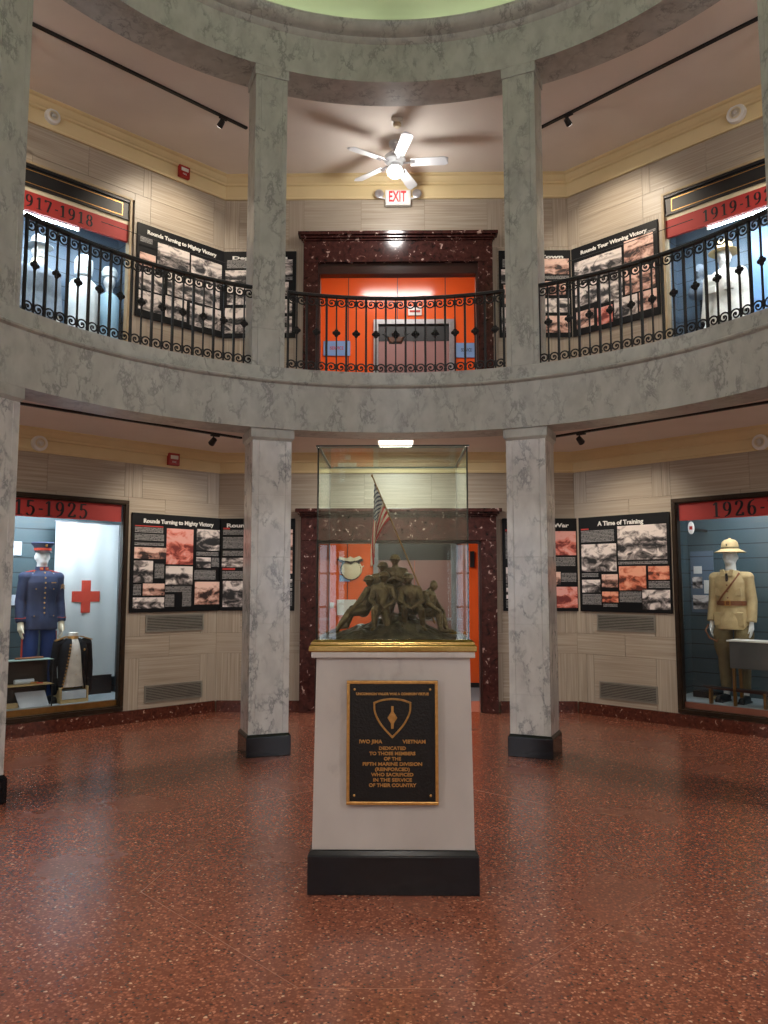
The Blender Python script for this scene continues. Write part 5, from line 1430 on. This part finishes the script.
# oval enamel sign and pictures on the boards
ov = empty('oval_sign', (0, 0, 0), 0, 'small white oval sign with a red mark in the right case', 'sign')
mb = MB(); mb.loft([[(a * math.cos(2 * PI * i / 24), y, .09 + b * math.sin(2 * PI * i / 24)) for i in range(24)] for y, a, b in ((-.012, .040, .075), (-.018, .036, .070))]); mb.build('plate', M['white'], ov)
MB().box(-.018, .018, -.0205, -.017, .07, .11).build('mark', M['alarm_red'], ov)
wall_at(ov, 45, -.95, .45, 2.14); ov.rotation_euler[2] -= 0
sb = tag(MB().box(-.006, .006, -.012, .45, .0, .03).build('sign_bracket', M['black']), 'short black bracket behind the white oval sign', 'bracket'); wall_at(sb, 45, -.95, .452, 2.2)
pc = empty('framed_photograph', (0, 0, 0), 0, 'wide pale framed photograph on the boards right of the sun helmet', 'picture')
MB().box(-.26, .26, -.02, 0, 0, .15).build('frame', M['black'], pc); MB().box(-.25, .25, -.024, -.018, .01, .14).build('photo_print', M['palecloth'], pc)
wall_at(pc, 45, -.06 + .07, .858, 1.74)
gp = empty('glass_label_panel', (0, 0, 0), 0, 'tall dark photo panel with white label left of the khaki mannequin', 'panel')
MB().box(-.14, .14, -.012, 0, 0, .75).build('board', M['boards_pale'], gp)
for x0, z0, x1, z1, m in ((-.10, .48, .0, .57, 'white'), (.02, .24, .12, .40, 'white'), (-.12, .05, .12, .22, 'photo_grey'), (-.12, .30, .0, .44, 'photo_grey')): MB().box(x0, x1, -.017, -.011, z0, z1).build('photo_print', M[m], gp)
wall_at(gp, 45, -1.02, .857, 1.22)

# ------------------------------------------------------------------ ALARMS, SPEAKERS, TRACKS, FAN, EXIT SIGN
def alarm(phi, s, z, label):
    a = empty('fire_alarm', (0, 0, 0), 0, label, 'alarm'); wall_at(a, phi, s, -.022, z)
    MB().box(-.075, .075, -.05, 0, -.075, .075).build('housing', M['alarm_red'], a, bevel=.006)
    MB().box(-.05, .05, -.058, -.05, .0, .045).build('strobe_lens', M['white'], a, bevel=.004)
    text_obj('FIRE', .03, M['print'], 'lettering', a, (0, -.0515, -.035), .001)
alarm(-45, 1.565, 3.075, 'square red fire alarm on the ground floor cornice at the left')
alarm(-45, 1.607, 6.735, 'square red fire alarm on the upper cornice at the left')
def speaker(phi, s, z, r, label):
    a = empty('wall_speaker', (0, 0, 0), 0, label, 'speaker'); wall_at(a, phi, s, -.022, z)
    MB().lathe([(r, 0), (r, -.03), (r * .92, -.045), (r * .6, -.05), (.004, -.05)], 28, axis='y').build('housing', M['white'], a, smooth=True)
    MB().lathe([(r * .62, -.047), (r * .62, -.054), (r * .5, -.056), (r * .45, -.050)], 24, axis='y').build('ring', M['cream'], a, smooth=True)
    MB().lathe([(.018, -.048), (.016, -.060), (.004, -.062)], 14, axis='y').build('hub', M['white'], a, smooth=True)
speaker(-45, -.012, 3.07, .085, 'round white speaker on the ground floor cornice above the 1915-1925 case')
speaker(-45, -.021, 6.755, .085, 'round white speaker on the upper cornice above the 1917-1918 case')
speaker(45, .043, 3.055, .085, 'round white speaker on the ground floor cornice above the 1926 case')
speaker(45, -.05, 6.745, .105, 'round white speaker on the upper cornice above the 1919-1921 case')
def track(phi, z, label, heads, en):
    D = -1.18
    t = empty('lighting_track', (0, 0, 0), 0, label, 'light track'); wall_at(t, phi, 0, D, z)
    MB().box(-1.95, 1.78, -.018, .018, -.022, 0).build('rail', M['black'], t)
    for s in heads:
        h = MB(); h.box(s - .03, s + .07, -.016, .016, -.04, -.022); h.tube([(s, 0, -.04), (s, 0, -.075)], .008, 8)
        h.build('adapter', M['black'], t)
        h = MB(); h.tube([(s, -.02, -.075), (s, .045, -.115)], [.030, .036], 14); h.build('spot_head', M['black'], t)
        h = MB(); h.tube([(s, .046, -.1155), (s, .049, -.1175)], [.030, .030], 14); h.build('lens', M['globe'], t)
        o = lamp('lamp', 'SPOT', (s, .06, -.125), en, WARM, spot=R(95), blend=.9, radius=.03, parent=t)
        o.rotation_euler = (R(38), 0, 0)
    return t
track(-45, 3.22, 'black lighting track on the ground floor ceiling at the left', (1.42, -1.0), 60)
track(45, 3.22, 'black lighting track on the ground floor ceiling at the right', (-1.42, 1.0), 60)
track(-45, 6.90, 'black lighting track on the upper ceiling at the left', (1.44, -1.0), 120)
track(45, 6.90, 'black lighting track on the upper ceiling at the right', (-1.48, 1.0), 120)
# ceiling fan
FX, FYY = -.005, 4.60
fan = empty('ceiling_fan', (FX, FYY, 6.885), 0, 'white five blade ceiling fan with a lit glass globe', 'fan')
MB().lathe([(.075, .015), (.075, -.03), (.05, -.055), (.02, -.06)], 24).build('canopy', M['fan_white'], fan, smooth=True)
MB().tube([(0, 0, -.05), (0, 0, -.135)], .014, 12).build('downrod', M['fan_white'], fan, smooth=True)
MB().lathe([(.02, -.12), (.09, -.135), (.125, -.165), (.13, -.22), (.10, -.25), (.07, -.26), (.07, -.30), (.05, -.31)], 28).build('motor_housing', M['fan_white'], fan, smooth=True)
MB().lathe([(.065, -.30), (.085, -.315), (.098, -.345), (.092, -.385), (.06, -.415), (.004, -.425)], 28).build('globe', M['globe'], fan, smooth=True)
lamp('lamp', 'POINT', (0, 0, -.50), 28, (1, .96, .92), radius=.10, parent=fan)
for k in range(5):
    a = R(-4 + 72 * k)
    mb = MB(); n = 10; rings = []
    for i in range(n + 1):
        u = i / n; x = .19 + .45 * u; hw = .056 + .014 * u - (.03 * max(0, (u - .88) / .12) ** 2)
        tl = -.014
        rings.append([(x, -hw, -.245 - tl), (x, hw, -.245 + tl), (x, hw, -.239 + tl), (x, -hw, -.239 - tl)])
    mb.loft(rings); b = mb.build('blade', M['fan_white'], fan, rotz=a)
    mb = MB(); mb.box(.09, .22, -.016, .016, -.252, -.244).box(.18, .24, -.04, .04, -.250, -.245); mb.build('blade_iron', M['steel'], fan, rotz=a, bevel=.002)
for fx, fy_, rz, lb in ((-4.6, 0, 40, 'over the left side of the upper gallery'), (4.6, 0, 20, 'over the right side of the upper gallery'), (0, -4.6, 60, 'over the entrance side of the upper gallery')):  # unseen copies of the fan, added so their lamps light the upper gallery
    f2 = copy_tree(fan); f2.location = (fx, fy_, 6.885); f2.rotation_euler = (0, 0, R(rz)); f2['label'] = 'added unseen fan copy giving fill light ' + lb
    for ch in f2.children:
        if ch.type == 'LIGHT': ch.data = ch.data.copy(); ch.data.energy = 95
sd = empty('smoke_detector', (.02, 4.13, 6.90), 0, 'small white smoke detector on the upper ceiling before the fan', 'smoke detector')
MB().box(-.065, .065, -.05, .05, -.05, 0).build('mounting_box', M['white'], sd, bevel=.004)
MB().lathe([(.045, -.05), (.045, -.075), (.03, -.095), (.004, -.098)], 20).build('sensor', M['cream'], sd, smooth=True)
ex = empty('exit_sign', (.033, A - .03, 6.49), 0, 'lit EXIT sign with two emergency lamps above the upper doorway', 'sign')
MB().box(-.165, .165, -.055, 0, 0, .205).build('housing', M['white'], ex, bevel=.005)
MB().box(-.135, .135, -.058, -.054, .02, .185).build('face', M['exit_face'], ex)
text_obj('EXIT', .20, M['exit_red'], 'lettering', ex, (-.01, -.0605, .105), .002, .004, width=.225)
for s_ in (-1, 1):
    MB().lathe([(.04, 0), (.055, -.03), (.06, -.05), (.05, -.055), (.004, -.05)], 20, c=(s_ * .245, -.03, .14), axis='y').build('emergency_lamp', M['steel'], ex, smooth=True)
    MB().tube([(s_ * .16, -.02, .10), (s_ * .245, -.02, .12)], .012, 8).build('arm', M['white'], ex)

# ------------------------------------------------------------------ things behind the doors
# round emblem sign on the lower orange wall: globe with a spread bird on top
em = empty('emblem_sign', (-.70, 7.795, 1.62), 0, 'cream and black round emblem sign on the orange vestibule wall', 'sign')
mb = MB(); mb.lathe([(.17, 0), (.17, -.03), (.004, -.03)], 32, (0, 0, .19), axis='y'); mb.build('backing', M['ink'], em, smooth=True)
mb = MB(); mb.lathe([(.148, -.03), (.148, -.042), (.10, -.055), (.004, -.06)], 32, (0, 0, .18), axis='y'); mb.build('globe_relief', M['cream'], em, smooth=True)
mb = MB(); mb.prism([(-.22, .33), (-.20, .37), (-.08, .345), (-.03, .37), (.02, .345), (.14, .375), (.20, .33), (.12, .29), (.06, .30), (.0, .26), (-.07, .30), (-.14, .285)][::-1], -.075, -.03); mb.build('bird_relief', M['ink'], em)
mb = MB(); mb.prism([(-.19, .345), (-.18, .385), (-.06, .36), (-.01, .39), (.04, .36), (.13, .395), (.17, .36), (.10, .325), (-.01, .31), (-.12, .325)][::-1], -.085, -.06); mb.build('wing_relief', M['cream'], em)
mb = MB(); mb.tube([(.10, 0, .08), (.15, -.0, .14), (.165, 0, .22), (.13, 0, .27)], .014, 8); mb.tube([(.165, 0, .22), (.20, 0, .24)], .010, 8)
for i, p in enumerate(mb.v): mb.v[i] = p + Vector((0, -.055, 0))
mb.build('anchor_relief', M['cream'], em)
def wallbox(name, x, z, wx, wz, m, label, cat, y=7.795, dep=.02):
    o = MB().box(-wx / 2, wx / 2, -dep, 0, 0, wz).build(name, M[m], bevel=.003); o.location = (x, y, z); return tag(o, label, cat)
wallbox('notice_card', -.77, 1.10, .30, .24, 'white', 'white notice card on the orange wall, left of the elevator', 'card')
wallbox('light_switch', -1.0, 1.21, .075, .085, 'white', 'small white switch on the orange wall below the emblem', 'switch')
wallbox('thermostat', -.76, .98, .09, .07, 'white', 'small white thermostat low on the orange wall', 'thermostat')
wallbox('door_lever_plate', 1.185, 1.84, .07, .25, 'black', 'narrow black call panel on the orange strip right of the elevator', 'panel', dep=.04)
wallbox('notice_card', -.80, 1.74 - .12, .16, .10, 'sign_blue', 'small pale blue card beside the emblem sign', 'card')
for (x, z, wd, ht, lb, tx) in ((-.945, 5.225, .43, .24, 'pale blue sign with brown letters on the upper orange wall, left of the elevator', 'SERVICE'), (1.13, 5.185, .34, .24, 'pale blue sign on the upper orange wall, right of the elevator', 'SERVICE')):
    s_ = empty('wall_sign', (x, 7.795, z), 0, lb, 'sign'); MB().box(-wd / 2, wd / 2, -.015, 0, 0, ht).build('plate', M['sign_blue'], s_, bevel=.002)
    text_obj(tx, .075, M['redmark'] if x < 0 else M['ink'], 'lettering', s_, (0, -.0165, ht * .5), .001, .001, width=wd * .5)
rs = empty('rounded_sign', (.31, 7.795, 5.88), 0, 'small rounded white and red sign above the upper elevator door', 'sign')
mb = MB(); mb.box(-.11, .11, -.02, 0, 0, .15); mb.build('plate', M['white'], rs, bevel=.009); MB().box(-.085, .085, -.024, -.019, .05, .085).build('mark', M['redmark'], rs)
# bracketed copper tray hung at the middle of the railing
br = empty('hanging_tray', (-.002, 3.185, 3.96), 0, 'small copper tray on a black bracket behind the middle railing', 'tray')
mb = MB(); mb.prism([(-.055, .0), (.055, .0), (.08, .05), (-.08, .05)], -.03, .05); mb.build('tray', M['leather'], br, bevel=.004)
mb = MB(); mb.tube([(-.13, 0, .09), (-.08, 0, .05), (-.06, 0, -.008), (.06, 0, -.008), (.08, 0, .05), (.13, 0, .09)], .006, 6); mb.tube([(0, -.02, -.03), (0, -.02, .12)], .005, 6); mb.build('bracket', M['iron'], br)
br.location.z = 3.96

# cable between the column and the upper 1917 case (thin black tie line)
for phi, s0, s1, z, lb in ((-45, .55, 2.2, 5.70, 'thin black cord strung across the upper left poster wall'), (45, -.55, -2.2, 5.68, 'thin black cord strung across the upper right poster wall')):
    o = MB().tube([(s0, 0, z + .01), ((s0 + s1) / 2, 0, z), (s1, 0, z + .015)], .005, 6).build('cord', M['black']); wall_at(o, phi, 0, -.10, 0); tag(o, lb, 'cord')
